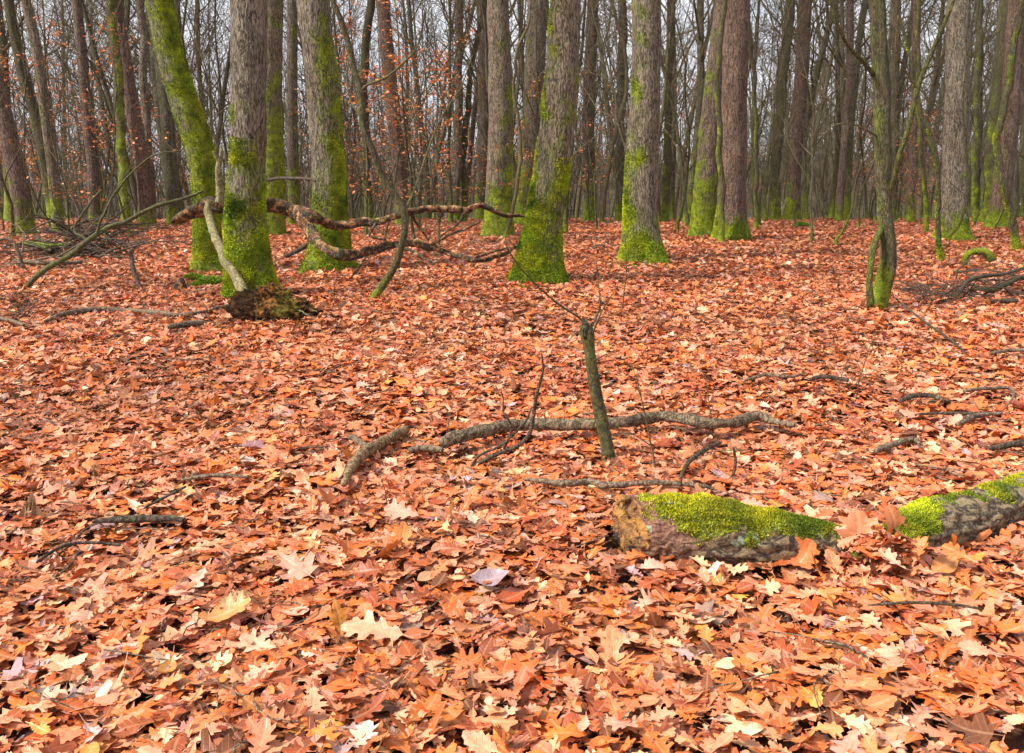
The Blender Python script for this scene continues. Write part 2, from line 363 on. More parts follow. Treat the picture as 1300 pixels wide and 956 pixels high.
def leaves(acc, pos, tmpl, size, tilt=.32, curl=.8, rng=RNG, yaw=None, nrm=None, color=None, flat=1.0, axis=None):
    V, Q = tmpl; N = len(pos); m = len(V)
    x = V[:, 0][None]; y = V[:, 1][None]
    r = lambda s=1.: rng.normal(0, s, (N, 1))
    asym = 1 + .18*r(); wx = 1 + .12*r()
    X = (x-.45)*np.ones((N, 1)); Yv = y*wx + .10*r()*(x-.5)**2
    z = curl*(.32*r()*X**2 + .10*np.abs(r())*np.abs(y) + .9*(r(.6)+.35)*y**2 + .45*r()*X*y + .035*np.sin(9*x + 6*r())*np.abs(y)*4 + .03*np.sin(14*y+5*r()+x*7))
    big = (rng.random((N, 1)) < .16); z = z + big*curl*(.9*r()*X**2 + .8*np.abs(r())*y**2)
    s = size[:, None]
    L = np.stack([X*s, Yv*s, z*s], -1)
    if yaw is None: yaw = rng.uniform(0, 2*pi, N)
    if nrm is None:
        tl = np.abs(rng.normal(0, tilt, N)); tl = np.where(rng.random(N) < .03, tl + rng.uniform(.3, 1.0, N), tl); ta = rng.uniform(0, 2*pi, N)
        nrm = np.stack([np.sin(tl)*np.cos(ta), np.sin(tl)*np.sin(ta), np.cos(tl)], -1)
    hx = np.stack([np.cos(yaw), np.sin(yaw), 0*yaw], -1)
    if axis is not None: hx = np.tile(np.array(axis, float), (N, 1))
    ex = hx - nrm*np.sum(hx*nrm, -1)[:, None]; ex /= np.linalg.norm(ex, axis=1)[:, None]+1e-9; ey = np.cross(nrm, ex)
    W = L[..., 0:1]*ex[:, None] + L[..., 1:2]*ey[:, None] + L[..., 2:3]*nrm[:, None] + pos[:, None]
    if flat is not None:
        W[..., 2] = np.maximum(W[..., 2], H(pos[:, 0], pos[:, 1])[:, None] - .01)
    F = (Q[None] + (np.arange(N)*m)[:, None, None]).reshape(-1, 4)
    if color is None:
        color = PAL[rng.choice(len(PAL), N, p=PW)] * np.exp(rng.normal(-.01, .25, (N, 1))) * (1+.07*rng.normal(0, 1, (N, 3)))
    if flat is not None:
        wet = fbm(np.column_stack([pos[:, :2]*.55, np.zeros(N)]), 4, 77); wet2 = fbm(np.column_stack([pos[:, :2]*3, np.zeros(N)]), 2, 78)
        deep = np.clip((pos[:, 2]-H(pos[:, 0], pos[:, 1]))/.05, 0, 1)
        color = color*np.clip(.35+1.3*wet+.0*deep, .6, 1.15)[:, None]; color[:, 1:] *= (.82+.34*wet2)[:, None]
    C = np.ones((N, m, 4), np.float32); C[..., :3] = np.clip(color, .01, .85)[:, None]
    U = np.zeros((N, m, 3), np.float32); U[..., 0] = V[:, 0]; U[..., 1] = V[:, 1]
    acc.add(W.reshape(-1, 3), F, col=C.reshape(-1, 4), uv=U.reshape(-1, 3))
TPL_HI = [template(OAK, .36, True), template(OAK, .30, True), template(SESS, .30, True), template(BEECH, .27, True), template(MAPLE, .5, True)]
TPL_MD = [template(OAK, .36, False), template(SESS, .31, False), template(BEECH, .27, False), template(MAPLE, .5, False)]
TPL_LO = [template([(0, 0), (.36, .7), (.45, .3), (.66, 1.), (.8, .4), (1, 0)], .36, False), template([(0, 0), (.3, .75), (.7, .9), (1, 0)], .29, False)]
LOG_PX = [(781, 669, 80), (800, 670, 82), (840, 672, 86), (880, 676, 88), (920, 681, 86), (960, 684, 78), (1000, 686, 68), (1050, 690, 56), (1095, 704, 42), (1120, 705, 40), (1145, 686, 54), (1175, 672, 66), (1210, 664, 66), (1250, 650, 62), (1300, 634, 60), (1360, 616, 58), (1430, 598, 50)]
def logpath():
    out = []
    for u, v, wd in LOG_PX:
        g = G(u, v + wd*.42); s = ppm(g); r = wd*.5*s
        p = P(u, v, g[1] + r*.35); out.append([*p, r])
    return np.array(out)
LOGP = logpath()
def scatter(y0, y1, dens, hw=.66, margin=2.0):
    A = 0; n = int(dens * ((y1-y0)*2*margin + hw*(y1*y1-y0*y0)))
    y = np.sqrt(RNG.uniform(y0*y0, y1*y1, n)); x = RNG.uniform(-1, 1, n)*(hw*y+margin)
    return x, y
def litter_zone(acc, y0, y1, dens, tpls, pw, smin, smax, thick, tilt, hw=.66, margin=1.5, inner=None):
    x, y = scatter(y0, y1, dens, hw, margin)
    if inner is not None: kp = np.abs(x) > inner[0]*y+inner[1]; x, y = x[kp], y[kp]
    # keep leaves off the body of the log
    ln = np.interp(x, LOGP[:, 0], LOGP[:, 1]); rr = np.interp(x, LOGP[:, 0], LOGP[:, 3])
    bad = (x > LOGP[0, 0]-.03) & (x < LOGP[-1, 0]) & (np.abs(y-ln) < rr*1.0) & ~((x > 1.30) & (x < 1.46))
    x, y = x[~bad], y[~bad]
    k = RNG.choice(len(tpls), len(x), p=pw)
    for i, t in enumerate(tpls):
        m = k == i; n = m.sum(); z = H(x[m], y[m]) + thick*RNG.random(n)**.8
        sz = RNG.uniform(smin, smax, n)*np.where(i == len(tpls)-2, .75, 1.)
        leaves(acc, np.stack([x[m], y[m], z], -1), t, sz, tilt)
LIT = Acc()
litter_zone(LIT, 1.15, 4.4, 1050, TPL_HI, [.28, .2, .28, .14, .10], .052, .138, .05, .18, margin=1.0)
litter_zone(LIT, 4.4, 7.5, 700, TPL_MD, [.40, .34, .15, .11], .065, .15, .05, .23, margin=1.0)
litter_zone(LIT, 7.5, 13, 520, TPL_MD, [.42, .33, .14, .11], .07, .15, .055, .30, hw=.62)
litter_zone(LIT, 13, 34, 290, TPL_LO, [.7, .3], .09, .165, .07, .45, hw=.61)
litter_zone(LIT, 1.15, 7, 260, TPL_LO, [.5, .5], .018, .05, .075, .45, margin=.6)
litter_zone(LIT, .3, 7.5, 420, TPL_LO, [.6, .4], .08, .15, .05, .35, margin=4.0, inner=(.66, .95))
litter_zone(LIT, 7.5, 20, 260, TPL_LO, [.6, .4], .09, .16, .05, .4, hw=.62, margin=4.5, inner=(.62, 1.4))
# leaves heaped over the dip of the log
g_ = G(1112, 700); n_ = 270
for i_ in range(3):
    q_ = g_ + np.stack([RNG.normal(0, .07, n_//3), RNG.normal(-.01, .10, n_//3), RNG.uniform(.0, .09, n_//3)], 1)
    leaves(LIT, q_, TPL_HI[i_], RNG.uniform(.07, .13, n_//3), .5)
tag(link('leaf_litter', LIT.mesh('leaf_litter', LEAF, smooth=True)), 'deep litter of fallen rust orange and pinkish oak leaves on the forest floor', 'fallen leaves', kind='stuff')

def loose_leaf(u, v, size, tpl, tint, nrm, yaw, label, lift=.05, dy=0):
    g = G(u, v); g = g + np.array([0, -dy, lift]); a = Acc(); r = np.random.default_rng(int(u*7+v))
    n = np.array([nrm], float); n /= np.linalg.norm(n)
    leaves(a, np.zeros((1, 3)), TPL_HI[tpl], np.array([size]), rng=r, yaw=np.array([yaw]), nrm=n, color=np.array([tint]), flat=None, axis=(sin(yaw-1.57), 0, cos(yaw-1.57)) if abs(n[0, 2]) < .5 else None)
    tag(link('oak_leaf' if tpl < 3 else 'maple_leaf', a.mesh('leaf', LEAF, smooth=True), loc=g), label, 'leaf', 'large single leaves in the foreground')

# ---------------------------------------------------------------- moss tufts
def tufts(V, D, mask, n, size, rng, yel=1.0):
    """small blades sprouting from a tube surface V (rings x sides x 3)"""
    R, S = mask.shape; a = Acc()
    pr = np.clip(mask[:-1], 0, 1).ravel()**1.3
    if pr.sum() < 1e-6: return a
    area = np.linalg.norm(V[1:]-V[:-1], axis=-1).ravel(); pr = pr*area; pr /= pr.sum()
    idx = rng.choice(len(pr), n, p=pr); i, j = idx//S, idx % S; k = (j+1) % S
    s, t = rng.random((2, n, 1))
    p = (V[i, j]*(1-s)+V[i, k]*s)*(1-t) + (V[i+1, j]*(1-s)+V[i+1, k]*s)*t
    nrm = D[i, j]; d = nrm + rng.normal(0, .55, (n, 3)) + np.array([0, 0, .25]); d /= np.linalg.norm(d, axis=1)[:, None]
    sd_ = np.cross(d, rng.normal(0, 1, (n, 3))); sd_ /= np.linalg.norm(sd_, axis=1)[:, None]
    L = size*rng.uniform(.5, 1.3, (n, 1)); p = p - nrm*size*.1
    T = np.stack([p - sd_*L*.30, p + sd_*L*.30, p + d*L], 1).reshape(-1, 3)
    f = np.clip((fbm(p*6, 3, 5)-.5)*2.2+.5, 0, 1); f2 = rng.random(n)
    c = np.array([.38, .44, .014])*f[:, None]*1.5 + np.array([.07, .13, .008])*(1-f)[:, None]*1.2
    c[:, 0] *= yel
    c = c*(.35+.8*f2[:, None])*(.6+.8*fbm(p*14, 2, 15))[:, None]; c[:, 0] *= (1+.3*(fbm(p*4, 2, 9)-.5)*2)
    C = np.ones((n, 3, 4)); C[..., :3] = c[:, None]
    a.add(T, t=np.arange(n*3).reshape(-1, 3), col=C.reshape(-1, 4)); return a

# ---------------------------------------------------------------- branching
def grow(lines, p, d, L, r, lvl, rng, cfg):
    """lines: list of (pts, radii, level)"""
    c = cfg[lvl]; n = c['seg']; st = L/n; pts = [p]; rr = [r]; dd = d.copy()
    for i in range(n):
        dd = dd + rng.normal(0, c['wob'], 3) + np.array([0, 0, c['up']]); dd /= np.linalg.norm(dd)
        p = p + dd*st; pts.append(p); rr.append(r*(1-(i+1)/n*c.get('taper', .75)))
    pts = np.array(pts); rr = np.array(rr); lines.append((pts, rr, lvl))
    if lvl+1 < len(cfg):
        k = cfg[lvl+1]; nc = int(k['n']*rng.uniform(.8, 1.2))
        for q in range(nc):
            t = k['start'] + (1-k['start'])*((q+rng.random())/nc)*.97; f = t*n; i = min(int(f), n-1); g = f-i
            q0 = pts[i]*(1-g)+pts[i+1]*g; tang = pts[i+1]-pts[i]; tang /= np.linalg.norm(tang)
            side = np.cross(tang, rng.normal(0, 1, 3)); side /= np.linalg.norm(side)
            ang = k['ang']*rng.uniform(.7, 1.25); nd = tang*cos(ang)+side*sin(ang)
            grow(lines, q0, nd, L*k['len']*rng.uniform(.6, 1.2)*(1.15-k.get('sh', .5)*t), max(rr[i]*k['rad'], k['rmin']), lvl+1, rng, cfg)
def meshes(lines, tsides, mat_t, mat_b, mh, name):
    at, ab = Acc(), Acc(); rs = np.random.default_rng(len(lines))
    ph = rs.uniform(0, 6.28)
    for pts, rr, lvl in lines:
        if lvl == 0:
            P2 = catmull(np.column_stack([pts, rr]), .35)
            fl = lambda Vp, th, D: 1 + .75*np.exp(-np.clip(Vp[..., 2], 0, None)/.22)*(1+.3*np.cos(th*4+ph)) + .05*np.sin(3*th+Vp[..., 2]*.8) 
            z0 = P2.copy(); z0[0, 2] -= .3
            extra = np.array([[*(P2[0, :3]+[0, 0, h]), P2[0, 3]] for h in (.08, .2)]); P2 = np.vstack([z0[:1], P2[:1], extra, P2[1:]])
            P2 = P2[np.argsort(P2[:, 2], kind='stable')]
            tube(at, P2[:, :3], P2[:, 3], tsides, disp=fl,
                 moss=lambda V, D: np.clip(.5*np.exp(-np.clip(V[..., 2], 0, None)/mh)*(.4+1.2*fbm(V*2.5, 2, 4)) + .38*np.clip(D[..., 0]*cos(ph)+D[..., 1]*sin(ph), 0, 1)*np.exp(-V[..., 2]/(4*mh)), 0, 1))
        else: tube(ab, pts, rr, 5 if lvl == 1 else 3, cap=False)
    return at.mesh(name+'_trunk', mat_t), ab.mesh(name+'_branches', mat_b)
CFG_A = [dict(seg=16, wob=.038, up=.025, taper=.8), dict(n=24, start=.16, ang=.85, len=.24, rad=.38, rmin=.03, seg=7, wob=.16, up=.06, taper=.85, sh=.5),
         dict(n=6, start=.2, ang=.7, len=.42, rad=.5, rmin=.014, seg=4, wob=.16, up=.03, taper=.7, sh=.4), dict(n=6, start=.15, ang=.65, len=.45, rad=.5, rmin=.009, seg=3, wob=.16, up=.02, taper=.6, sh=.3)]
CFG_B = [dict(seg=13, wob=.085, up=.05, taper=.85), dict(n=26, start=.10, ang=.75, len=.27, rad=.42, rmin=.010, seg=6, wob=.17, up=.05, taper=.8, sh=.6),
         dict(n=6, start=.15, ang=.65, len=.45, rad=.55, rmin=.008, seg=4, wob=.17, up=.02, taper=.7, sh=.4), dict(n=4, start=.2, ang=.6, len=.4, rad=.6, rmin=.006, seg=2, wob=.12, up=.0, taper=.5, sh=.3)]
CFG_C = [dict(seg=9, wob=.09, up=.06, taper=.85), dict(n=17, start=.12, ang=1.05, len=.42, rad=.45, rmin=.006, seg=6, wob=.11, up=-.01, taper=.8, sh=.6),
         dict(n=6, start=.2, ang=.75, len=.42, rad=.6, rmin=.004, seg=3, wob=.10, up=.0, taper=.6, sh=.4)]
CFG_D = [dict(seg=16, wob=.14, up=.085, taper=.8), dict(n=13, start=.14, ang=.75, len=.34, rad=.6, rmin=.006, seg=8, wob=.19, up=.05, taper=.8, sh=.6),
         dict(n=5, start=.2, ang=.7, len=.42, rad=.6, rmin=.0045, seg=4, wob=.2, up=.0, taper=.6, sh=.4)]
def variant(kind, seed):
    rng = np.random.default_rng(seed); L = []
    if kind == 'A': cfg, h, r = CFG_A, rng.uniform(18, 23), rng.uniform(.09, .165)
    elif kind == 'B': cfg, h, r = CFG_B, rng.uniform(8, 13), rng.uniform(.04, .075)
    elif kind == 'D': cfg, h, r = CFG_D, rng.uniform(5.5, 8.5), rng.uniform(.018, .032)
    else: cfg, h, r = CFG_C, rng.uniform(4.0, 6), rng.uniform(.025, .04)
    d0 = np.array([rng.normal(0, .05 if kind == 'A' else .10), rng.normal(0, .05), 1.]); d0 /= np.linalg.norm(d0)
    grow(L, np.zeros(3), d0, h, r, 0, rng, cfg)
    mt, mb = meshes(L, 14 if kind == 'A' else 9, BARK_FAR if kind == 'A' else (BARK_GREEN if seed % 2 else BARK_FAR), TWIG, 1.0 if kind == 'A' else .5, kind)
    ml = None
    if kind == 'C':
        a = Acc(); pos = []
        for pts, rr, lvl in L:
            if lvl == 2:
                for q in range(6):
                    t = rng.uniform(0.1, 1); i = min(int(t*(len(pts)-1)), len(pts)-2); pos.append(pts[i]+(pts[i+1]-pts[i])*rng.random()+rng.normal(0, .03, 3))
        pos = np.array(pos); n = len(pos)
        col = np.array([.66, .20, .05])*np.exp(rng.normal(0, .25, (n, 1)))*(1+.1*rng.normal(0, 1, (n, 3)))
        leaves(a, pos, TPL_LO[1], rng.uniform(.06, .10, n), tilt=.6, rng=rng, color=col, flat=None)
        ml = a.mesh('beech_leaves', LEAF, smooth=False)
    return mt, mb, ml
VAR = {'A': [variant('A', 100+i) for i in range(7)], 'B': [variant('B', 200+i) for i in range(7)], 'C': [variant('C', 300+i) for i in range(5)], 'D': [variant('D', 401+2*i) for i in range(8)]}

# ---------------------------------------------------------------- trunks placed by hand
LAND = [(-400, 'left photo edge')]
TAKEN = []
def hero(path, label, mat=BARK, mh=.8, side=None, samt=0., sz=3., group='tall trunks in the clearing', flare=.55, tuft=0, crown=True, land=None, lump=.06, name='oak_tree', seed=0, top=13., cat='tree', extra=None, baseY=None, dense=None):
    """path: (u, v, width px) from the top of the photo down to the foot"""
    if mat is BARK_GREEN: samt *= .8; lump = .13
    path = sorted(path, key=lambda q: -q[1]); u0, v0, w0 = path[0]
    g = G(u0, v0); Y = g[1] if baseY is None else baseY
    s = ppm(g); pts = []
    for u, v, wd in path: p = P(u, v, Y); pts.append([*p, wd*.5*ppm(p)])
    pts[0][:3] = g
    pts[0][3] = pts[1][3]*1.02 if flare > 0 else pts[0][3]
    pts = np.array(pts); base = pts[0, :3].copy(); base[2] = H(base[0], base[1])
    pts[:, :3] -= base; pts[0, :3] = 0
    e = pts[-1]; d = pts[-1, :3]-pts[-2, :3]; d /= np.linalg.norm(d)
    vis = e[2]
    if top > vis:
        nn = 5
        for i in range(1, nn+1):
            dd = d*(1-.12*i) + np.array([0, 0, .12*i]); dd /= np.linalg.norm(dd)
            q = pts[-1, :3] + dd*(top-vis)/nn; pts = np.vstack([pts, [*q, e[3]*(1-.09*i)]])
    lo = [[0, 0, -.35, pts[0, 3]]]
    P2 = catmull(np.vstack([lo, pts]), dense or max(.05, min(.25, pts[0, 3]*.3)))
    if path[1][2] < 14: P2[:, :2] += (np.stack([fbm(P2[:, :3]*1.6+i*7+seed, 3, seed) for i in range(2)], 1)-.5)*.16*np.clip(P2[:, 2]/.8, 0, 1)[:, None]
    rng = np.random.default_rng(seed+int(u0)); ph = rng.uniform(0, 6.28, 4); r0 = pts[1, 3]
    sides = int(np.clip(wd0 := path[1][2]*1.1, 12, 48))
    def disp(Vp, th, D):
        z = np.clip(Vp[..., 2], -.1, None)
        rib = .45*np.cos(th*3+ph[0]) + .35*np.cos(th*5+ph[1]) + .25*np.cos(th*2+ph[2])
        fl = flare*np.exp(-z/(r0*1.1))*(1+rib*.55) + .22*flare*np.exp(-z/(r0*4))*(1+rib*.3)
        n = fbm(Vp*np.array([1/r0, 1/r0, .45/r0])*.9+seed, 3, seed)
        n2 = vnoise(Vp*np.array([38, 38, 8.]), seed+3)
        n3 = fbm(Vp*np.array([9, 9, 4.]), 2, seed+8)
        return 1 + fl + (n-.5)*lump*3 + (n2-.5)*.09*min(1, .2/r0) + (n3-.5)*.14*min(1, .2/r0)
    def moss(Vp, D):
        z = np.clip(Vp[..., 2], 0, None)
        m = np.clip(1.2 - z/mh*.55, 0, 1)
        if side is not None:
            c = np.clip(D[..., 0]*cos(side)+D[..., 1]*sin(side), 0, 1)
            m = np.maximum(m, samt*c**.8*np.exp(-np.clip(z-mh, 0, None)/sz))
            m = m*(1-.25*(1-c)*(z > mh*.25))
        return np.clip(m*.88 + (fbm(Vp*4.5, 5, 40+seed)-.5)*1.35*(m > .04), 0, 1)
    root = link(name, None, loc=base); tag(root, label, cat, group)
    a = Acc(); V, D = tube(a, P2[:, :3], P2[:, 3], sides, moss=moss, disp=disp)
    link('trunk', a.mesh('trunk', mat), root)
    if tuft:
        t = tufts(V, D, np.clip(moss(V, D)*2-.6, 0, 1)*(V[..., 2] > -.02)*(V[..., 2] < 4.5)*(D[..., 1] < .5), tuft, .022, rng)
        if t.n: link('moss', t.mesh('moss', MOSSM, smooth=False), root)
    if crown:
        rs = P2[-1]; L = []
        cf = [dict(seg=6, wob=.08, up=.03, taper=.8)] + CFG_A[1:]
        cf[1] = dict(cf[1], n=8, start=.3, len=.5)
        dd = np.array([d[0]*.5, rng.normal(0, .06), 1.]); dd /= np.linalg.norm(dd)
        grow(L, rs[:3], dd, 6.5, rs[3]*.95, 0, rng, cf); ab = Acc()
        for p_, r_, l_ in L: tube(ab, p_, r_, 8 if l_ == 0 else (5 if l_ == 1 else 3), cap=False)
        link('crown', ab.mesh('crown', TWIG), root)
    if extra:
        for nm, pp, mt in extra:
            q = np.array([[*(P(u, v, Y+dy)-base), wd*.5*ppm(P(u, v, Y))] for u, v, wd, dy in pp])
            ab = Acc(); q = catmull(q, .06)
            tube(ab, q[:, :3], q[:, 3], 10, disp=lambda Vp, th, D: 1+.3*(vnoise(Vp*14, 3)-.5), moss=lambda V, D: np.clip(.35+.3*(fbm(V*3, 2, 4)-.5)+.25*D[..., 2], 0, 1)*(1. if mt is BARK_GREEN else .5))
            link(nm, ab.mesh(nm, mt), root)
    TAKEN.append((base[0], base[1]))
    if land: LAND.append((u0, land))
    return root
L_, R_, F_ = pi, 0., -pi/2
GC = 'large old trunks in the front row'
hero([(202, 0, 33), (222, 92, 35), (252, 184, 34), (260, 230, 33), (262, 276, 32), (265, 344, 34)], 'strongly leaning moss covered trunk left of the thick oak with the root clump', BARK, 2.6, -.5, 1.1, 8, GC, .35, 26000, land='leaning mossy trunk', seed=1)
hero([(317, 0, 44), (315, 92, 45), (314, 184, 44), (311, 276, 47), (315, 330, 51), (322, 377, 54)], 'thick grey oak with mossy foot standing right behind the rotten root clump', BARK, 1.15, L_-.1, .55, .7, GC, .38, 30000, land='root clump oak', seed=2)
hero([(343, 0, 31), (342, 92, 31), (343, 184, 32), (345, 250, 32), (343, 299, 33)], 'mossy trunk mostly hidden behind the right side of the thick oak with the root clump', BARK, 2.6, R_, .6, 2, GC, .2, 6000, land='half hidden trunk', seed=3)
hero([(397, 0, 40), (408, 92, 40), (415, 184, 40), (418, 276, 40), (415, 342, 44)], 'big mossy oak with a spreading dark foot, left of the curved sapling', BARK, .9, -.4, .95, 3.5, GC, .75, 20000, land='dead bough oak', seed=4)
hero([(632, 0, 28), (636, 138, 30), (633, 230, 32), (633, 300, 35)], 'straight grey oak just left of the middle with moss streak on its right', BARK, .7, -.3, .85, 2.5, GC, .3, 8000, land='straight central oak', seed=5)
hero([(612, 0, 14), (614, 92, 15), (614, 184, 16), (609, 281, 17)], 'narrow dark trunk close to the left of the straight grey oak', BARK_RED, .8, R_, .6, 3, 'middle distance trunks', .3, 0, seed=6)
hero([(683, 0, 25), (676, 138, 25), (668, 230, 26), (665, 286, 28)], 'leaning oak with mossy left flank directly behind the brightest mossy tree', BARK, 1.2, L_, .7, 3, GC, .25, 5000, seed=7, land='leaning central oak')
hero([(718, 0, 39), (714, 92, 41), (704, 184, 43), (692, 276, 44), (685, 320, 45), (681, 356, 50)], 'big oak in the middle with a wide bright yellow green mossy foot', BARK, 1.25, L_-.1, .85, 1.2, GC, .62, 34000, land='bright mossy oak', seed=8)
hero([(821, 0, 36), (820, 92, 36), (816, 184, 40), (813, 276, 40), (817, 333, 44)], 'grey oak right of the middle with green left streak and mossy flared foot', BARK, .55, L_+.5, .78, 3.2, GC, .5, 16000, land='flared central oak', seed=9)
hero([(920, 0, 24), (904, 138, 26), (897, 230, 29), (892, 300, 33)], 'reddish trunk leaning right behind the straight dark trunk, mossy left edge', BARK_RED, .9, L_, .7, 2, GC, .35, 6000, seed=10)
hero([(936, 0, 31), (932, 138, 32), (930, 230, 33), (927, 305, 36)], 'straight dark reddish trunk in front of the reddish leaning one, mossy only at foot', BARK_RED, .35, L_-.2, .6, .9, GC, .45, 8000, land='dark reddish trunk', seed=11)
hero([(1022, 0, 17), (1018, 92, 17), (1011, 184, 16), (1006, 281, 18)], 'slim reddish trunk with bright moss collar, some way right of the dark reddish trunk', BARK_RED, .7, L_, .4, 1, 'middle distance trunks', .5, 3500, land='moss collar trunk', seed=12)
hero([(1005, 0, 12), (990, 138, 13), (985, 230, 13), (984, 281, 14)], 'slim greenish trunk immediately left of the slim trunk with the moss collar', BARK_GREEN, .7, L_, .6, 3, 'middle distance trunks', .3, seed=13)
hero([(1217, 0, 28), (1215, 138, 29), (1210, 276, 31), (1211, 305, 33)], 'stout straight oak near the right edge with green moss at its right foot', BARK, .35, R_-.2, .8, 1.5, GC, .4, 7000, land='stout right oak', seed=14)
hero([(1291, 0, 22), (1283, 138, 22), (1273, 230, 23), (1268, 291, 26)], 'reddish trunk at the right edge with moss on both sides of its foot', BARK_RED, .45, L_, .5, 1, GC, .4, 3000, land='reddish edge trunk', seed=15)
hero([(1277, 0, 15), (1268, 92, 15), (1260, 184, 16), (1251, 285, 17)], 'mossy leaning trunk between the stout oak and the reddish trunk at the right edge', BARK_GREEN, 1., L_, .7, 3, 'middle distance trunks', .3, seed=16)
GM = 'middle distance trunks'
hero([(10, 0, 11), (28, 92, 12), (46, 152, 13), (60, 221, 14), (70, 290, 14)], 'mossy green stem, left hand one of two parallel leaning stems near the left edge', BARK_GREEN, 1., L_, .8, 6, GM, .3, seed=17)
hero([(33, 0, 12), (48, 69, 13), (57, 138, 13), (68, 221, 14), (75, 296, 16)], 'brown stem, right hand one of two parallel leaning stems near the left edge', BARK, .6, L_, .6, 4, GM, .3, seed=18)
hero([(-22, 40, 20), (-4, 110, 20), (9, 166, 22), (23, 230, 22), (32, 300, 23)], 'thick dark trunk leaning out of the photo at the left edge', BARK_RED, .5, L_, .5, 1, GM, .3, 3000, land='dark edge trunk', seed=19)
hero([(97, 0, 12), (104, 69, 13), (110, 138, 14), (117, 207, 14), (121, 290, 15)], 'plain brown trunk between the two leaning stems and the straight green pole', BARK_RED, .3, None, 0, 1, GM, .2, land='plain brown trunk', seed=20)
hero([(141, 0, 11), (148, 92, 12), (154, 184, 12), (161, 292, 13)], 'straight pole trunk wholly green with moss in the left part', BARK_GREEN, 2., -.8, .95, 9, GM, .2, land='straight green pole', seed=21)
hero([(145, 0, 15), (154, 46, 16), (163, 106, 17), (175, 175, 18), (184, 230, 19), (187, 290, 20)], 'brown trunk leaning left, just right of the straight green pole', BARK_RED, .3, None, 0, 1, GM, .2, seed=22)
hero([(178, 0, 9), (184, 115, 10), (189, 207, 11), (192, 288, 11)], 'pale slim trunk between the brown leaning trunk and the leaning mossy trunk', BARK, .3, None, 0, 1, GM, .2, seed=23)
hero([(200, 60, 15), (209, 115, 17), (216, 200, 17), (222, 287, 18)], 'dark trunk seen just left of the leaning mossy trunk and parallel to it below', BARK_FAR, .3, None, 0, 1, GM, .2, seed=24)
hero([(371, 0, 13), (371, 138, 14), (373, 286, 15)], 'slim greenish trunk between the thick oak and the oak behind the dead bough', BARK, 1., R_, .6, 5, GM, .2, seed=25, land='slim greenish trunk')
hero([(486, 0, 17), (494, 92, 18), (504, 184, 18), (509, 240, 18), (511, 287, 20)], 'reddish trunk leaning left behind the curved sapling', BARK_RED, .3, None, 0, 1, GM, .2, land='reddish leaning trunk', seed=26)
hero([(470, 0, 10), (462, 92, 11), (464, 184, 11), (469, 286, 12)], 'dark green stem left of the reddish trunk behind the curved sapling', BARK_GREEN, .8, L_, .9, 8, GM, .2, seed=27)
hero([(584, 0, 10), (582, 138, 10), (579, 284, 11)], 'thin pale brown trunk left of the narrow dark trunk near the middle', BARK, .5, R_, .6, 3, GM, .2, seed=28, land='thin pale trunk')
hero([(610, 30, 6), (598, 92, 7), (590, 180, 8), (589, 284, 8)], 'thin mossy green stem beside the thin pale brown trunk near the middle', BARK_GREEN, 1., L_, .9, 8, GM, .2, seed=29, crown=True)
hero([(753, 0, 15), (747, 138, 15), (749, 230, 16), (748, 283, 17)], 'mossy edged trunk between the bright mossy oak and the oak right of the middle', BARK_RED, 1., R_, .75, 4, GM, .3, seed=30, land='mossy edged trunk')
hero([(790, 0, 11), (788, 138, 11), (786, 284, 12)], 'thin brown trunk just left of the oak right of the middle', BARK_FAR, .4, None, 0, 1, GM, .2, seed=31)
hero([(852, 0, 10), (849, 138, 10), (844, 284, 11)], 'dark green slim trunk just right of the oak right of the middle', BARK_GREEN, 1., L_, .8, 8, GM, .2, seed=32, land='dark green trunk')
hero([(1080, 0, 9), (1078, 92, 10), (1073, 184, 10), (1064, 284, 11)], 'slim brown leaning trunk left of the twin stemmed young tree', BARK_RED, .4, None, 0, 1, GM, .2, seed=33)
hero([(1137, 0, 11), (1135, 138, 12), (1131, 284, 12)], 'slim dark trunk hidden partly behind the twin stemmed young tree', BARK_FAR, .4, None, 0, 1, GM, .2, seed=34)
hero([(1163, 0, 10), (1160, 138, 10), (1156, 284, 11)], 'slim trunk between the twin stemmed young tree and the stout oak', BARK_RED, .5, R_, .5, 2, GM, .2, seed=35, land='slim straight trunk')
hero([(1243, 0, 9), (1242, 138, 10), (1238, 284, 11)], 'slim green trunk just right of the stout oak near the right edge', BARK_GREEN, 1., L_, .8, 6, GM, .2, seed=36)
# young foreground trees
GY = 'young slender trees in the clearing'
hero([(1113, 0, 20), (1119, 92, 20), (1121, 184, 20), (1124, 276, 19), (1128, 322, 20), (1122, 360, 22), (1112, 393, 23)],
     'green twin stemmed young tree standing in front in the right part of the clearing', BARK_GREEN, .3, L_, .5, 8, GY, .12, name='young_tree', land='twin stemmed tree', seed=37, top=8,
     extra=[('stem', [(1122, 285, 7, .0), (1112, 305, 8, -.1), (1106, 330, 8, -.15), (1104, 360, 8, -.2), (1105, 392, 9, -.2)], BARK_GREEN),
            ('limb', [(1128, 250, 6, 0), (1134, 232, 7, -.1), (1144, 190, 6.5, -.25), (1154, 161, 6, -.3), (1164, 115, 6, -.35), (1182, 69, 5.5, -.4), (1201, 25, 5, -.5), (1214, -10, 4, -.5)], BARK_GREEN),
            ('limb', [(1109, 95, 6, 0), (1096, 78, 5, -.1), (1080, 62, 4.5, -.2), (1064, 34, 4, -.3), (1052, -5, 3, -.4)], BARK_GREEN),
            ('twig', [(1166, 115, 3, -.35), (1150, 90, 2.5, -.4), (1138, 62, 2, -.5), (1140, 20, 1.5, -.6)], TWIG),
            ('twig', [(1116, 175, 3, 0), (1090, 160, 2, -.2), (1062, 158, 1.6, -.4), (1040, 176, 1.2, -.5)], TWIG)])
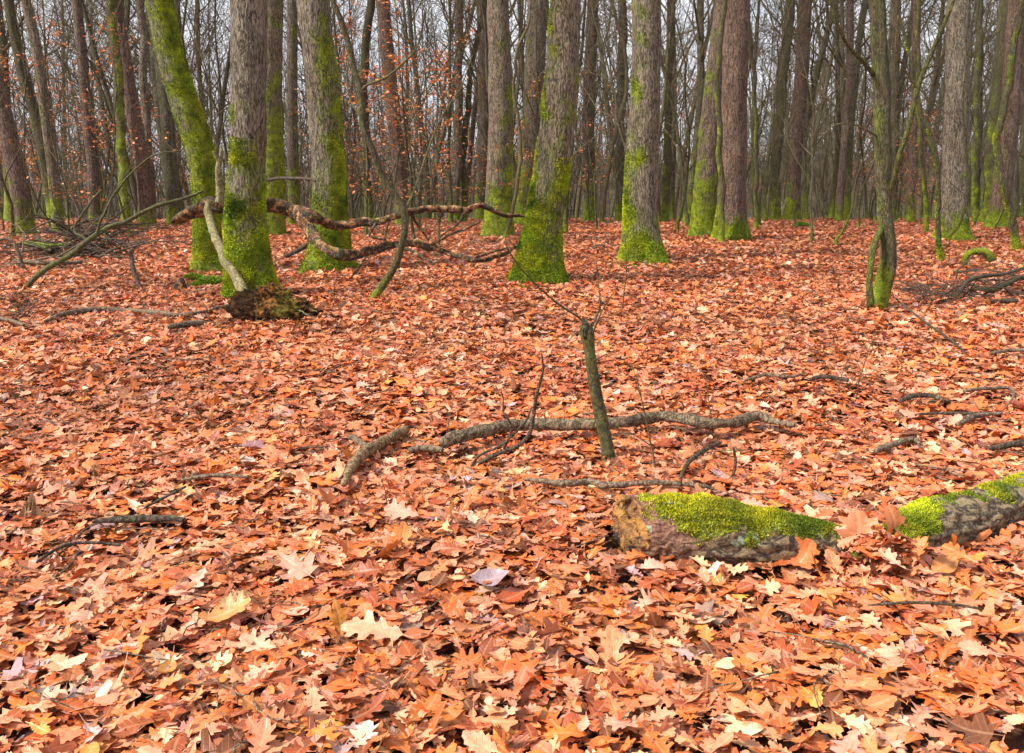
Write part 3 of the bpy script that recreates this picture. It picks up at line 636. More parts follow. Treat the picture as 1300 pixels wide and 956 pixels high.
hero([(421, 0, 6), (431, 22, 6.5), (437, 37, 7), (448, 83, 7.5), (458, 129, 8), (464, 161, 8), (481, 212, 8.5), (499, 246, 9), (512, 272, 9), (510, 304, 9), (499, 340, 9), (482, 368, 9.5), (471, 384, 11)],
     'curved sapling bent like a bow with a hooked foot, in front of the dead bough', BARK_GREEN, .2, L_, .5, 8, GY, .1, name='sapling', land='curved sapling', seed=38, top=7, dense=.06,
     extra=[('twig', [(456, 118, 4, 0), (466, 108, 3.5, -.1), (490, 98, 3, -.3), (512, 80, 2.5, -.4), (530, 58, 2, -.5), (540, 10, 1.5, -.6)], TWIG),
            ('twig', [(513, 270, 4, 0), (528, 236, 3, .2), (540, 200, 2.6, .4), (560, 150, 2.2, .5), (585, 110, 1.6, .6), (600, 70, 1.2, .7)], TWIG),
            ('twig', [(462, 150, 3, 0), (446, 130, 2.5, .1), (440, 95, 2, .2), (448, 50, 1.5, .3)], TWIG)])
hero([(1150, 60, 4), (1160, 100, 4.5), (1168, 133, 5), (1182, 175, 6), (1190, 240, 6), (1191, 295, 6.5), (1196, 336, 8)], 'thin wavy sapling with a bright moss sock at its foot, left of the stout oak', BARK_GREEN, .3, L_, .6, 4, GY, .5, 1500, name='sapling', seed=39, top=6)
hero([(1166, 60, 5), (1168, 138, 6), (1171, 207, 6), (1176, 298, 7)], 'thin straight sapling between the twin stemmed tree and the sapling with the moss sock', BARK_GREEN, .6, L_, .9, 8, GY, .2, name='sapling', seed=40, top=7)
hero([(1297, 0, 7), (1292, 37, 7), (1285, 92, 8), (1274, 147, 8.5), (1264, 180, 8.5), (1267, 207, 9), (1278, 258, 9.5), (1287, 295, 10), (1291, 322, 12)], 'snaking mossy sapling in front of the reddish trunk at the right edge', BARK_GREEN, .5, L_, .7, 8, GY, .3, 1500, name='sapling', seed=41, top=7)
hero([(948, 0, 5), (958, 100, 5), (960, 200, 5.5), (960, 293, 6)], 'thin upright sapling right beside the dark reddish trunk', BARK_GREEN, .5, L_, .8, 8, GY, .2, name='sapling', seed=42, top=7)
hero([(922, 0, 6), (913, 60, 6.5), (911, 120, 7), (914, 210, 7.5), (918, 250, 8), (915, 310, 9)], 'thin mossy sapling in front of the gap between the two reddish trunks', BARK_GREEN, .5, L_, .9, 8, GY, .3, name='sapling', seed=43, top=7)
hero([(738, 60, 4), (729, 130, 5), (722, 200, 6.5), (718, 298, 8)], 'short dark sapling right of the bright mossy oak', BARK_GREEN, .5, L_, .6, 8, GY, .2, name='sapling', seed=44, top=6)
hero([(668, 40, 4), (655, 75, 4), (652, 120, 4), (660, 180, 4.5), (656, 230, 4.5), (648, 280, 5), (640, 305, 5.5)], 'thin dark sapling between the straight grey oak and the bright mossy oak', TWIG, .2, L_, .3, 8, GY, .1, name='sapling', seed=45, top=5)
hero([(777, 0, 4), (791, 60, 4.5), (796, 110, 5), (790, 140, 5.5), (776, 190, 5.5), (764, 285, 6)], 'thin sapling bent at mid height, left of the oak right of the middle', TWIG, .2, L_, .3, 8, GY, .1, name='sapling', seed=46, top=6)
LAND.append((1700, 'right photo edge')); LAND.sort()

# ---------------------------------------------------------------- background woodland
def sector(u):
    for (ua, a_), (ub, b_) in zip(LAND[:-1], LAND[1:]):
        if ua <= u < ub: return a_, b_
    return LAND[-2][1], LAND[-1][1]
SPOTS = list(TAKEN); BGL = {}
def place(kind, n, y0, y1, dmin, smin, smax, xbias=None, power=1.0):
    c = 0; tries = 0; r = random.Random({'A': 11, 'B': 22, 'C': 33, 'D': 44}[kind])
    nm = {'A': 'bare_tree', 'B': 'slender_tree', 'C': 'beech_sapling', 'D': 'crooked_sapling'}[kind]
    gp = {'A': 'tall bare trees in the background', 'B': 'slender twiggy trees in the background', 'C': 'small beeches keeping orange leaves', 'D': 'thin crooked saplings'}[kind]
    while c < n and tries < 30000:
        tries += 1
        y = y0 + (y1-y0)*r.random()**power; x = r.uniform(-1, 1)*(.60*y+.5)
        if xbias and r.random() > xbias(650+x/y*1100): continue
        if any((x-a)**2+(y-b)**2 < dmin*dmin for a, b in SPOTS): continue
        SPOTS.append((x, y)); z = float(H(x, y)); s = r.uniform(smin, smax); k = r.randrange(len(VAR[kind])); mt, mb, ml = VAR[kind][k]
        u, v = project(np.array([x, y, z+2])); A_, B_ = sector(u)
        root = link(nm, None, loc=(x, y, z-.03)); root.rotation_euler = (r.gauss(0, .04), r.gauss(0, .05), r.uniform(0, 2*pi)); root.scale = (s, s, s*r.uniform(.9, 1.1))
        tag(root, 'x', 'tree', gp); BGL.setdefault((kind, 'near' if y < 42 else ('midway' if y < 66 else 'far'), A_, B_), []).append((u, root))
        link('trunk', mt, root); link('branches', mb, root)
        if ml: link('leaves', ml, root)
        c += 1
place('A', 115, 26, 100, 1.3, .75, 1.25, power=1.15)
place('B', 105, 23, 74, .9, .7, 1.2, power=1.0)
place('A', 9, 27, 60, 1.0, .8, 1.2, xbias=lambda u: float(170 < u < 310))
place('B', 8, 24, 60, .8, .8, 1.2, xbias=lambda u: float(170 < u < 310))
place('C', 44, 19, 50, 1.1, .6, 1.15, xbias=lambda u: 1. if u < 260 or 430 < u < 620 else (.3 if u < 1000 else .5))
place('D', 90, 16.5, 38, .8, .8, 1.3)
NUM = ['', 'one', 'two', 'three', 'four', 'five', 'six', 'seven', 'eight', 'nine', 'ten', 'eleven', 'twelve']
ORD = ['leftmost', 'second', 'third', 'fourth', 'fifth', 'sixth', 'seventh', 'eighth', 'ninth', 'tenth', 'eleventh', 'twelfth']
KN = {'A': ('bare trunk', 'bare trunks'), 'B': ('twiggy tree', 'twiggy trees'), 'C': ('orange beech', 'orange beeches'), 'D': ('crooked sapling', 'crooked saplings')}
for (kind, dep, A_, B_), L in BGL.items():
    L.sort(key=lambda q: q[0])
    for i, (u, o) in enumerate(L):
        if len(L) == 1: o['label'] = f"lone {dep} {KN[kind][0]} between {A_} and {B_}"
        else: o['label'] = (f"leftmost of {NUM[min(len(L), 12)]}" if i == 0 else f"{ORD[min(i, 11)]} from left of {NUM[min(len(L), 12)]}") + f" {dep} {KN[kind][1]} between {A_} and {B_}"
# the far wood: one mass
def farwood():
    a = Acc(); r = np.random.default_rng(5)
    cA = [dict(seg=5, wob=.05, up=.02, taper=.8), dict(n=12, start=.2, ang=.7, len=.28, rad=.4, rmin=.035, seg=3, wob=.2, up=.05, taper=.8, sh=.5), dict(n=5, start=.2, ang=.7, len=.5, rad=.6, rmin=.02, seg=2, wob=.2, up=.03, taper=.6, sh=.4)]
    cB = [dict(seg=5, wob=.09, up=.04, taper=.8), dict(n=10, start=.1, ang=.6, len=.35, rad=.5, rmin=.02, seg=3, wob=.2, up=.08, taper=.8, sh=.5), dict(n=4, start=.2, ang=.6, len=.5, rad=.6, rmin=.014, seg=2, wob=.2, up=.03, taper=.6, sh=.4)]
    def protos(n, h0, h1, r0, r1, cfg, ts):
        out = []
        for i in range(n):
            L = []; c = Acc(); grow(L, np.array([0, 0, -.2]), np.array([r.normal(0, .06), 0, 1.]), r.uniform(h0, h1), r.uniform(r0, r1), 0, r, cfg)
            for p_, r_, l_ in L: tube(c, p_, r_, ts if l_ == 0 else 3, cap=False)
            out.append((np.concatenate(c.v), np.concatenate(c.q)))
        return out
    def plant(acc, pr, x, y):
        V, Q = pr[r.integers(len(pr))]; t = r.uniform(0, 6.28); k = r.uniform(.8, 1.2); lx, ly = r.normal(0, .05, 2)
        X = V[:, 0]*cos(t)-V[:, 1]*sin(t)+V[:, 2]*lx; Y = V[:, 0]*sin(t)+V[:, 1]*cos(t)+V[:, 2]*ly
        acc.add(np.stack([X*k+x, Y*k+y, V[:, 2]*k+float(H(x, y))], 1), Q)
    pa, pb = protos(26, 13, 22, .10, .2, cA, 5), protos(26, 5, 11, .04, .10, cB, 5)
    for q in range(1600):
        t = r.random(); small = q % 2; y = (52 + 110*t) if small else (85+150*t)
        plant(a, pb if small else pa, r.uniform(-1, 1)*(.62*y+4), y)
    tag(link('distant_wood', a.mesh('distant_wood', BARK_FAR)), 'grey brown mass of the far wood filling the gaps behind all the trees', 'wood', kind='stuff')
    b = Acc(); c1 = [dict(seg=3, wob=.05, up=.02, taper=.8), dict(n=7, start=.3, ang=.6, len=.35, rad=.6, rmin=.08, seg=2, wob=.2, up=.05, taper=.6, sh=.5)]
    pc = protos(12, 12, 19, .16, .32, c1, 4)
    for q in range(2600):
        y = r.uniform(235, 510); plant(b, pc, r.uniform(-1, 1)*(.62*y+8), y)
    tag(link('hillside_wood', b.mesh('hillside_wood', BARK_FAR)), 'faint wood covering the distant hill seen between the trunks', 'wood', kind='stuff')
farwood()

# ---------------------------------------------------------------- fallen wood
def stick(name, px, label, cat='branch', group=None, mat=DEAD, Y=None, lift=.03, lump=.25, sides=10, moss=0., side_twigs=(), rough=.14):
    """px: (u, v, width[, depth offset / height]) ; on the ground when Y is None, else in the upright plane at depth Y"""
    pts = []
    for q in px:
        u, v, wd = q[:3]
        if Y is None: p = G(u, v); r = wd*.5*ppm(p); p = p + np.array([0, 0, lift + .022 + r*.5])
        else: p = P(u, v, Y + (q[3] if len(q) > 3 else 0)); r = wd*.5*ppm(p)
        pts.append([*p, r])
    pts = np.array(pts); base = pts[0, :3].copy()
    if Y is not None: base = pts[np.argmin(pts[:, 2]), :3].copy()
    pts[:, :3] -= base; sd_ = int(abs(px[0][0])+px[0][1]); rmx = pts[:, 3].max()
    q = catmull(pts, max(.010, rmx*.4)); a = Acc()
    jit = np.stack([fbm(q[:, :3]*5+i*9, 3, sd_) for i in range(3)], 1)-.5; q[:, :3] += jit*rmx*rough*8*np.minimum(1, np.arange(len(q))/4)[:, None]
    V, D = tube(a, q[:, :3], q[:, 3], sides, disp=lambda Vp, th, D: (1+.28*np.cos(2*th+3*(fbm(Vp*2, 1, 5)-.5)) if mat is ROT else 1)+lump*1.6*(fbm(Vp/rmx*.45, 2, sd_)-.5)+lump*.9*(fbm(Vp/rmx*1.6, 2, sd_+4)-.5), moss=lambda V, D: np.clip(moss*(.6+.6*D[..., 2]) + (fbm(V*7, 2, 3)-.5)*.5*(moss > 0), 0, 1))
    o = link(name, a.mesh(name, mat), loc=base)
    tag(o, label, cat, group)
    for tw in side_twigs:
        tp = []
        for w_ in tw:
            u, v, wd = w_[:3]
            if Y is None: p = G(u, v) if len(w_) < 4 else P(u, v, w_[3])
            else: p = P(u, v, Y + (w_[3] if len(w_) > 3 else 0))
            tp.append([*(p-base+np.array([0, 0, lift if Y is None and len(w_) < 4 else 0])), wd*.5*ppm(p)])
        b = Acc(); t = catmull(np.array(tp), .02); t[:, :3] += (np.stack([fbm(t[:, :3]*12+i*5, 2, sd_) for i in range(3)], 1)-.5)*.03*np.minimum(1, np.arange(len(t))/4)[:, None]
        tube(b, t[:, :3], t[:, 3], 6); link('twig', b.mesh('twig', mat), o)
    return o
# mossy log
def mossy_log():
    base = LOGP[0, :3].copy(); base[2] = H(base[0], base[1])
    q = LOGP.copy(); q[:, :3] -= base; q = catmull(q, .012); rng = np.random.default_rng(3)
    def disp(Vp, th, D):
        return 1 + .30*(fbm(Vp*7, 3, 2)-.5) + .10*(vnoise(Vp*np.array([12, 45, 45.]), 7)-.5) + .20*(fbm(Vp*22, 3, 21)-.5) + .13*(np.abs(vnoise(np.stack([Vp[..., 0]*5, np.arctan2(D[..., 2], D[..., 1])*4.5+Vp[..., 0]*3, Vp[..., 0]*0], -1), 31)-.5)*2-.4)
    def moss(Vp, D):
        x = Vp[..., 0]; lim = np.interp(x, [0, .16, .38, .7, .9, 1.15, 1.25, 1.6, 1.9], [.9, .5, .42, .5, .4, .5, .9, .9, .7])
        n = fbm(Vp*np.array([14, 20, 20.]), 4, 8)-.5
        return np.clip(.5 + (D[..., 2]-lim)*1.1 + n*1.7, 0, 1) * np.clip((x-.03)/.06 + n*2, 0, 1)
    a = Acc(); V, D = tube(a, q[:, :3], q[:, 3], 72, moss=moss, disp=disp, cap=False)
    def shear(W):
        W = W.copy(); r0 = q[0, 3]; t = np.clip((q[0, 1]+r0*.9-W[..., 1])/(1.9*r0), 0, 1); W[..., 0] += (t*.115+.06*(fbm(W*np.array([0, 22, 22.]), 3, 61)-.5))*np.clip(1-W[..., 0]/.22, 0, 1); return W
    V = shear(V); a.v[-1] = shear(a.v[-1].astype(float)).astype(np.float32)
    x = V[..., 0]; red = np.clip(1.5-(x+.10*(fbm(V*9, 2, 6)-.5)*4)/.24, 0, 1).reshape(-1)
    a.c.append(np.stack([red, red*0, red*0, red*0+1], 1).astype(np.float32))
    root = link('mossy_log', None, loc=base); tag(root, 'thick rotting log coated with bright green moss lying half buried in leaves at lower right', 'log')
    link('log_bark', a.mesh('log_bark', LOGB), root)
    t = tufts(V, D, np.clip(moss(V, D)*1.8-.7, 0, 1)*(D[..., 2] > -.25), 60000, .0085, rng, 1.25); link('moss', t.mesh('moss', MOSSM, smooth=False), root)
    # rotten hollowed end
    b = Acc(); c = q[0, :3]+[.05, 0, 0]; ring = V[0]; S = len(ring); K = 14; VV = []
    ax = np.array([-1, -.55, 0.]); ax /= np.linalg.norm(ax)
    for k in range(K+1):
        f = 1-k/K; rg = c + (ring-c)*f
        dep = .02*(1-f*f) + .10*(fbm(rg*18, 4, 12)-.5)*np.minimum(1, (1-f)*5) - .045*np.exp(-((rg[:, 2]-c[2]-.02)**2+(rg[:, 1]-c[1])**2)/.0016)
        VV.append(rg + ax*dep[:, None])
    VV = np.array(VV); i = np.arange(K)[:, None]*S; j = np.arange(S)[None]; kk = (j+1) % S
    b.add(VV.reshape(-1, 3), np.stack([i+j, i+S+j, i+S+kk, i+kk], -1).reshape(-1, 4))
    link('broken_end', b.mesh('broken_end', ROTEND), root)
    # splinters of torn wood round the rim
    for n_ in range(16):
        s = Acc()
        jj = rng.integers(S); p = ring[jj]; rr_ = rng.uniform(.006, .014); L = rng.uniform(.012, .045)
        d = ax + rng.normal(0, .25, 3); tube(s, np.array([p+(c-p)*.12-ax*.02, p+(c-p)*.1+d*L*.5, p+(c-p)*.15+d*L]), [rr_, rr_*.7, rr_*.15], 5)
        link('splinter', s.mesh('splinter', ROTEND), root)
mossy_log()
GB = 'fallen branches lying on the leaves'
stick('fallen_branch', [(563, 590, 15), (585, 582, 17), (610, 575, 17), (650, 569, 16), (700, 566, 15), (760, 565, 14), (800, 561, 14), (835, 553, 15), (870, 558, 14), (900, 565, 13), (930, 562, 13), (955, 553, 13), (980, 558, 10), (1006, 566, 6)], 'longest fallen branch, lying crosswise behind the short broken stump in the foreground', 'branch', GB, BROWNW, lift=.075, lump=.35, sides=20, rough=.16)
stick('fallen_branch', [(575, 607, 5), (600, 592, 5.5), (630, 577, 6), (655, 567, 5.5), (672, 552, 5), (677, 530, 4.5), (682, 500, 4), (690, 470, 3), (688, 448, 2)], 'thin dark forked twig rising in front of the longest fallen branch', 'branch', GB, DARKW, Y=G(575, 605)[1]+.02, side_twigs=[[(590, 603, 3.5), (608, 580, 3.5), (640, 560, 3), (662, 540, 2.8), (676, 515, 2)], [(640, 570, 3), (647, 545, 2.4), (641, 520, 2), (636, 494, 1.6)]])
stick('fallen_branch', [(520, 590, 7), (540, 589, 9), (562, 592, 10)], 'short pale end of wood left of the longest fallen branch', 'branch', GB, DEAD, lift=.045)
stick('fallen_branch', [(438, 636, 9), (447, 615, 13), (462, 598, 15), (485, 583, 15), (505, 571, 14), (516, 564, 10)], 'short stout broken branch piece sloping up to the right, left of the longest fallen branch', 'branch', GB, TANW, lift=.05, lump=.5, sides=18, rough=.07)
stick('fallen_branch', [(445, 573, 8), (456, 580, 9), (468, 588, 8)], 'small stub touching the upper side of the short stout broken branch piece', 'branch', GB, DEAD, lift=.05)
stick('fallen_branch', [(665, 629, 4), (690, 633, 7), (720, 636, 9), (748, 633, 9), (765, 637, 9), (790, 636, 8), (830, 634, 7), (880, 637, 6), (905, 641, 4)], 'branch lying behind the broken end of the mossy log', 'branch', GB, DEAD, lift=.05)
stick('fallen_branch', [(862, 640, 4), (868, 620, 5), (885, 600, 6), (912, 584, 5)], 'dark stick sloping up to the right behind the mossy log', 'branch', GB, DARKW, lift=.06)
stick('fallen_branch', [(868, 618, 4), (900, 622, 4), (925, 610, 4), (933, 592, 4), (931, 568, 3)], 'thin bent twig curving upward behind the mossy log', 'branch', GB, DARKW, Y=G(870, 622)[1]+.05)
stick('fallen_branch', [(58, 417, 4), (80, 409, 6), (110, 403, 7), (150, 402, 6), (190, 405, 6), (235, 408, 5), (262, 403, 4), (292, 396, 4)], 'long thin branch on the leaves left of the root clump', 'branch', GB, DEAD, lift=.04)
stick('fallen_branch', [(213, 427, 6), (235, 424, 8), (258, 421, 7)], 'short thick stick in front of the long thin branch on the left', 'branch', GB, DEAD, lift=.05)
stick('fallen_branch', [(-6, 412, 4), (15, 418, 5), (32, 424, 4)], 'pale stick poking in at the left edge of the photo', 'branch', GB, DEAD, lift=.05)
stick('fallen_branch', [(120, 685, 5), (150, 684, 9), (185, 682, 10), (215, 681, 9), (236, 683, 6)], 'dark wet stick over the hollow in the leaves at lower left', 'branch', GB, DARKW, lift=.05)
stick('fallen_branch', [(50, 740, 4), (75, 722, 4), (100, 714, 4), (130, 714, 4), (155, 716, 3)], 'thin pale twig below the dark wet stick at lower left', 'branch', GB, DARKW, lift=.055, side_twigs=[[(75, 722, 3), (95, 705, 3), (110, 690, 2.5), (125, 665, 2, G(110, 690)[1])], [(80, 745, 3), (95, 728, 3), (108, 716, 3)]])
stick('fallen_branch', [(232, 630, 3), (255, 626, 5), (285, 624, 5), (318, 627, 4)], 'thin curved stick on the leaves left of the middle foreground', 'branch', GB, DEAD, lift=.05)
stick('fallen_branch', [(185, 668, 3), (210, 655, 4), (238, 640, 3)], 'thin twig above the dark wet stick at lower left', 'branch', GB, DARKW, lift=.055)
stick('fallen_branch', [(1110, 592, 7), (1125, 585, 9), (1145, 578, 8), (1160, 576, 7), (1166, 582, 4)], 'gnarled short grey stick above the dip of the mossy log', 'branch', GB, DEAD, lift=.05)
stick('fallen_branch', [(1143, 524, 5), (1160, 519, 7), (1180, 518, 6), (1205, 527, 4)], 'dark curved stick right of the middle, first up from the gnarled grey stick', 'branch', GB, DARKW, lift=.05)
stick('fallen_branch', [(1160, 543, 3), (1190, 541, 4), (1230, 542, 5), (1250, 541, 4)], 'thin straight dark stick lying below the dark curved stick on the right', 'branch', GB, DARKW, lift=.05)
stick('fallen_branch', [(1212, 556, 4), (1228, 549, 9), (1242, 544, 6), (1270, 541, 4)], 'knobbly stick end right of the thin straight dark stick', 'branch', GB, DEAD, lift=.05)
stick('fallen_branch', [(1222, 511, 4), (1250, 509, 5), (1281, 508, 4), (1284, 520, 3), (1275, 532, 2.5)], 'pale stick with a hooked right end near the right edge', 'branch', GB, DEAD, lift=.05)
stick('fallen_branch', [(1025, 497, 4), (1045, 494, 6), (1076, 498, 5)], 'small dark stick on the leaves in the right middle ground', 'branch', GB, DARKW, lift=.05)
stick('fallen_branch', [(945, 497, 3), (970, 491, 5), (1000, 492, 4), (1020, 488, 3)], 'small pale stick just left of the small dark stick in the right middle ground', 'branch', GB, DEAD, lift=.05)
stick('fallen_branch', [(1255, 462, 4), (1280, 458, 5), (1310, 457, 4)], 'short stick entering at the right edge above the hooked pale stick', 'branch', GB, DEAD, lift=.05)
stick('fallen_branch', [(1255, 588, 6), (1280, 584, 9), (1310, 580, 9)], 'dark stick entering at the right edge above the mossy log', 'branch', GB, DARKW, lift=.05)
stick('fallen_branch', [(1100, 798, 2.5), (1150, 795, 4), (1200, 797, 4), (1245, 804, 3)], 'thin dark twig lying in the bottom right leaves in front of the mossy log', 'branch', GB, DARKW, lift=.055)
stick('fallen_branch', [(1135, 388, 2), (1170, 418, 2.5), (1200, 440, 3), (1225, 462, 2)], 'long straight thin twig sloping down to the right from the twin stemmed tree', 'branch', GB, DARKW, lift=.06)
# dead bough resting among the left trunks
yb = 11.45
GD = 'dead boughs propped between the left trunks'
stick('dead_bough', [(217, 283, 3, .2), (224, 279, 9, .2), (236, 272, 13, .1), (252, 266, 17, .1), (270, 262, 18, 0), (288, 261, 17, 0), (310, 259, 16, 0), (335, 258, 15, 0), (352, 261, 14, .1), (368, 267, 13, .1), (382, 277, 12, 0), (394, 296, 12, -.1), (405, 309, 11, -.3), (418, 318, 11, -.5), (433, 323, 12, -.5), (450, 322, 10, -.3), (466, 319, 9, 0), (485, 314, 9, .2), (503, 311, 7, .3), (525, 308, 7, .4), (545, 313, 7, .4), (562, 319, 6, .4), (590, 327, 6, .3), (612, 330, 5, .2), (640, 322, 4, .4), (670, 305, 3, .8)],
      'big arched rotten bough with peeling bark crossing in front of the left oaks', 'branch', GD, ROT, Y=yb, lump=.5, sides=24, moss=.06, rough=.09,
      side_twigs=[[(545, 313, 5, .4), (565, 300, 4, .3), (588, 291, 3, .2), (610, 282, 2.5, .2)], [(470, 318, 4, .1), (455, 340, 4, -.2), (447, 352, 3, -.5)], [(600, 328, 4, .3), (630, 318, 3, .2), (655, 312, 2, 0)], [(500, 311, 4, .3), (520, 318, 4, .1), (548, 333, 3, -.2)]])
stick('dead_bough', [(366, 264, 8, .1), (380, 267, 11, .05), (395, 273, 11, 0), (410, 281, 10, .1), (425, 286, 11, .2), (440, 285, 9, .2), (460, 282, 8, .2), (478, 282, 8, .2), (498, 275, 7, .2), (520, 270, 7, .2), (545, 265, 7, .2), (570, 265, 7, .2), (591, 267, 7, .2), (602, 263, 7, .2), (614, 261, 7, .2), (632, 269, 6, .2), (645, 274, 5, .2), (668, 274, 3, .2)],
      'thinner fork of the rotten bough reaching right towards the bright mossy oak', 'branch', GD, ROT, Y=yb, lump=.5, sides=16, moss=.05, rough=.09,
      side_twigs=[[(614, 261, 3.5, .2), (608, 250, 2.5, .2), (606, 238, 1.6, .2)], [(520, 270, 4, .2), (533, 290, 3, .3), (545, 305, 3, .3)], [(591, 267, 3, .2), (580, 285, 3, .1), (560, 300, 2.5, 0), (558, 318, 2, 0)], [(478, 282, 4, .2), (470, 298, 4, .1), (490, 305, 3, .1)]])
stick('dead_bough', [(313, 379, 13, -2.1), (304, 360, 14, -1.9), (291, 337, 13, -1.6), (281, 318, 12, -1.2), (274, 302, 11, -.8), (268, 285, 10, -.45), (264, 268, 9, -.3), (266, 255, 7, -.25)], 'pale barkless limb leaning against the thick oak down to the root clump', 'branch', GD, PALEWOOD, Y=yb, lump=.3, sides=14, rough=.08)
stick('dead_bough', [(278, 258, 11, -.3), (279, 235, 10, -.3), (278, 212, 8, -.3), (281, 196, 6, -.3), (280, 184, 2, -.3)], 'short pale upright snag standing up from the rotten bough left of the thick oak', 'branch', GD, PALEWOOD, Y=yb, lump=.3, sides=12, side_twigs=[[(279, 205, 5, -.3), (273, 196, 4, -.32), (270, 192, 2, -.34)]])
stick('dead_bough', [(352, 331, 4, -.1), (372, 321, 6, 0), (394, 308, 7, .1)], 'short black stick under the arch of the rotten bough', 'branch', GD, DARKW, Y=G(352, 333)[1]+.1)
stick('dead_bough', [(335, 229, 4, .8), (365, 226, 4, .5), (395, 228, 4, 0), (400, 230, 3, -.2)], 'thin dark branch crossing between the thick oak and the oak behind the bough', 'branch', GD, DARKW, Y=yb)
yl = G(32, 369)[1]
stick('dead_bough', [(32, 369, 6, 0), (40, 357, 7, 0), (60, 341, 7, .1), (92, 322, 7, .2), (120, 299, 6.5, .3), (140, 288, 6, .4), (161, 281, 5.5, .5), (180, 270, 5, .6), (198, 262, 5, .6), (230, 253, 4.5, .7), (258, 243, 3, .8)], 'long curving branch with a mossy tip propped over the left brush pile', 'branch', GD, OLIVE, Y=yl, moss=.15, rough=.08,
      side_twigs=[[(122, 299, 4, .3), (130, 275, 3.5, .3), (143, 250, 3, .4), (160, 228, 2.8, .4), (177, 211, 2.4, .5), (198, 196, 2.2, .5), (230, 191, 1.6, .6)], [(110, 305, 4, .3), (95, 290, 3, .4), (112, 262, 3, .4), (128, 240, 2.5, .5)]])
stick('dead_bough', [(166, 322, 5, 0), (169, 340, 6, -.1), (174, 355, 6, -.2), (180, 369, 5, -.3)], 'short dark lichened stick standing in the leaves right of the brush pile', 'branch', GD, DARKW, Y=G(180, 369)[1]+.3)
stick('dead_bough', [(30, 320, 5), (48, 327, 9), (62, 330, 9), (78, 327, 8)], 'green mossy curved branch on the left side of the brush pile', 'branch', GD, BARK_GREEN, lift=.15, moss=.5, side_twigs=[[(66, 328, 7), (58, 318, 6), (44, 308, 4)]])
stick('dead_bough', [(-5, 308, 4, 0), (6, 303, 5, 0), (16, 307, 5, 0), (24, 322, 5, 0), (30, 340, 4, 0)], 'small arched stick at the left edge beside the brush pile', 'branch', GD, DEAD, Y=G(20, 345)[1])
stick('dead_bough', [(20, 340, 5), (60, 343, 6), (105, 342, 5)], 'straight grey stick lying along the front of the left brush pile', 'branch', GD, DEAD, lift=.08)
def brush(u0, u1, v0, v1, n, hgt, Lm, seed, label, mat=DARKW, r=.008, droop=False):
    rg = np.random.default_rng(seed); c = G((u0+u1)/2, (v0+v1)/2); a = Acc()
    for i in range(n):
        p = G(rg.uniform(u0, u1), rg.uniform(v0, v1)); f = 1-min(1, np.linalg.norm((p-c)[:2])/3)
        p = p - c + np.array([0, 0, .04+hgt*rg.random()*f]); az = rg.uniform(0, 2*pi); el = rg.normal(.1, .25)
        d = np.array([cos(az)*cos(el), sin(az)*cos(el), sin(el)]); L = Lm*rg.uniform(.4, 1.3); pts = [p]
        for k in range(6):
            d = d + rg.normal(0, .18, 3) + np.array([0, 0, -.05]); d /= np.linalg.norm(d); p = p + d*L/6
            p[2] = max(p[2], float(H(p[0]+c[0], p[1]+c[1]))-c[2]+.03); pts.append(p)
        tube(a, pts, np.linspace(1, .35, 7)*r*rg.uniform(.5, 1.6), 5)
    tag(link('brush_pile', a.mesh('brush_pile', mat), loc=c), label, 'brush pile', kind='stuff')
brush(80, 165, 290, 332, 260, .6, 1.4, 1, 'heap of dark tangled branches under the long curving branch on the left', r=.017)
brush(0, 90, 312, 345, 90, .25, 1.0, 2, 'thin scatter of grey sticks beside the left brush heap', DEAD, .012)
brush(1150, 1215, 372, 392, 120, .10, .45, 3, 'low tuft of dark fine dead stalks right of the twin stemmed tree', r=.005)
brush(1205, 1320, 345, 388, 55, .10, .9, 4, 'low tangle of dark thin branches on the leaves at the right edge', r=.009)
brush(14, 44, 385, 412, 70, .08, .35, 5, 'small tuft of dead brown stalks at the left, above the pale stick', r=.004)
brush(480, 660, 285, 335, 110, .3, 1.0, 6, 'tangle of fine dead twigs below the fork of the rotten bough', DEAD, .008)
brush(225, 300, 268, 345, 26, .8, 1.1, 8, 'tangle of dead twigs round the foot of the leaning mossy trunk', DARKW, .006)
brush(120, 290, 262, 330, 36, .9, 1.4, 9, 'loose fine twigs between the left brush heap and the leaning mossy trunk', DARKW, .006)
brush(700, 790, 292, 325, 14, .12, .9, 7, 'few black dead twigs between the bright mossy oak and the next oak', DARKW, .011)
def twiglitter():
    rg = np.random.default_rng(19); a = Acc()
    x, y = scatter(1.3, 16, 9, .62, .5)
    for X, Y in zip(x, y):
        az = rg.uniform(0, 2*pi); L = rg.uniform(.05, .32); r = rg.uniform(.0012, .0038)*(1+Y*.06); pts = []; p = np.array([X, Y])
        for k in range(5): pts.append([p[0], p[1], float(H(*p))+.05+rg.uniform(0, .015)+.5*r]); az += rg.normal(0, .3); p = p+np.array([cos(az), sin(az)])*L/4
        tube(a, pts, np.linspace(1, .5, 5)*r, 4)
    tag(link('twig_litter', a.mesh('twig_litter', DEAD)), 'small broken twigs sprinkled all over the fallen leaves', 'twigs', kind='stuff')
twiglitter()
# right tangle single branches
stick('fallen_branch', [(1240, 383, 4), (1255, 386, 6), (1275, 378, 6), (1290, 370, 6), (1312, 362, 5)], 'curved olive branch on the tangle at the right edge', 'branch', GB, BARK_GREEN, lift=.12)
stick('fallen_branch', [(1252, 393, 5), (1270, 392, 7), (1290, 392, 6)], 'black short branch with a pale end below the right tangle', 'branch', GB, DARKW, lift=.05)
stick('fallen_branch', [(1215, 390, 3), (1228, 372, 5), (1245, 366, 5), (1275, 362, 4), (1305, 352, 4)], 'thin dark branch along the top of the right tangle', 'branch', GB, DARKW, lift=.12)
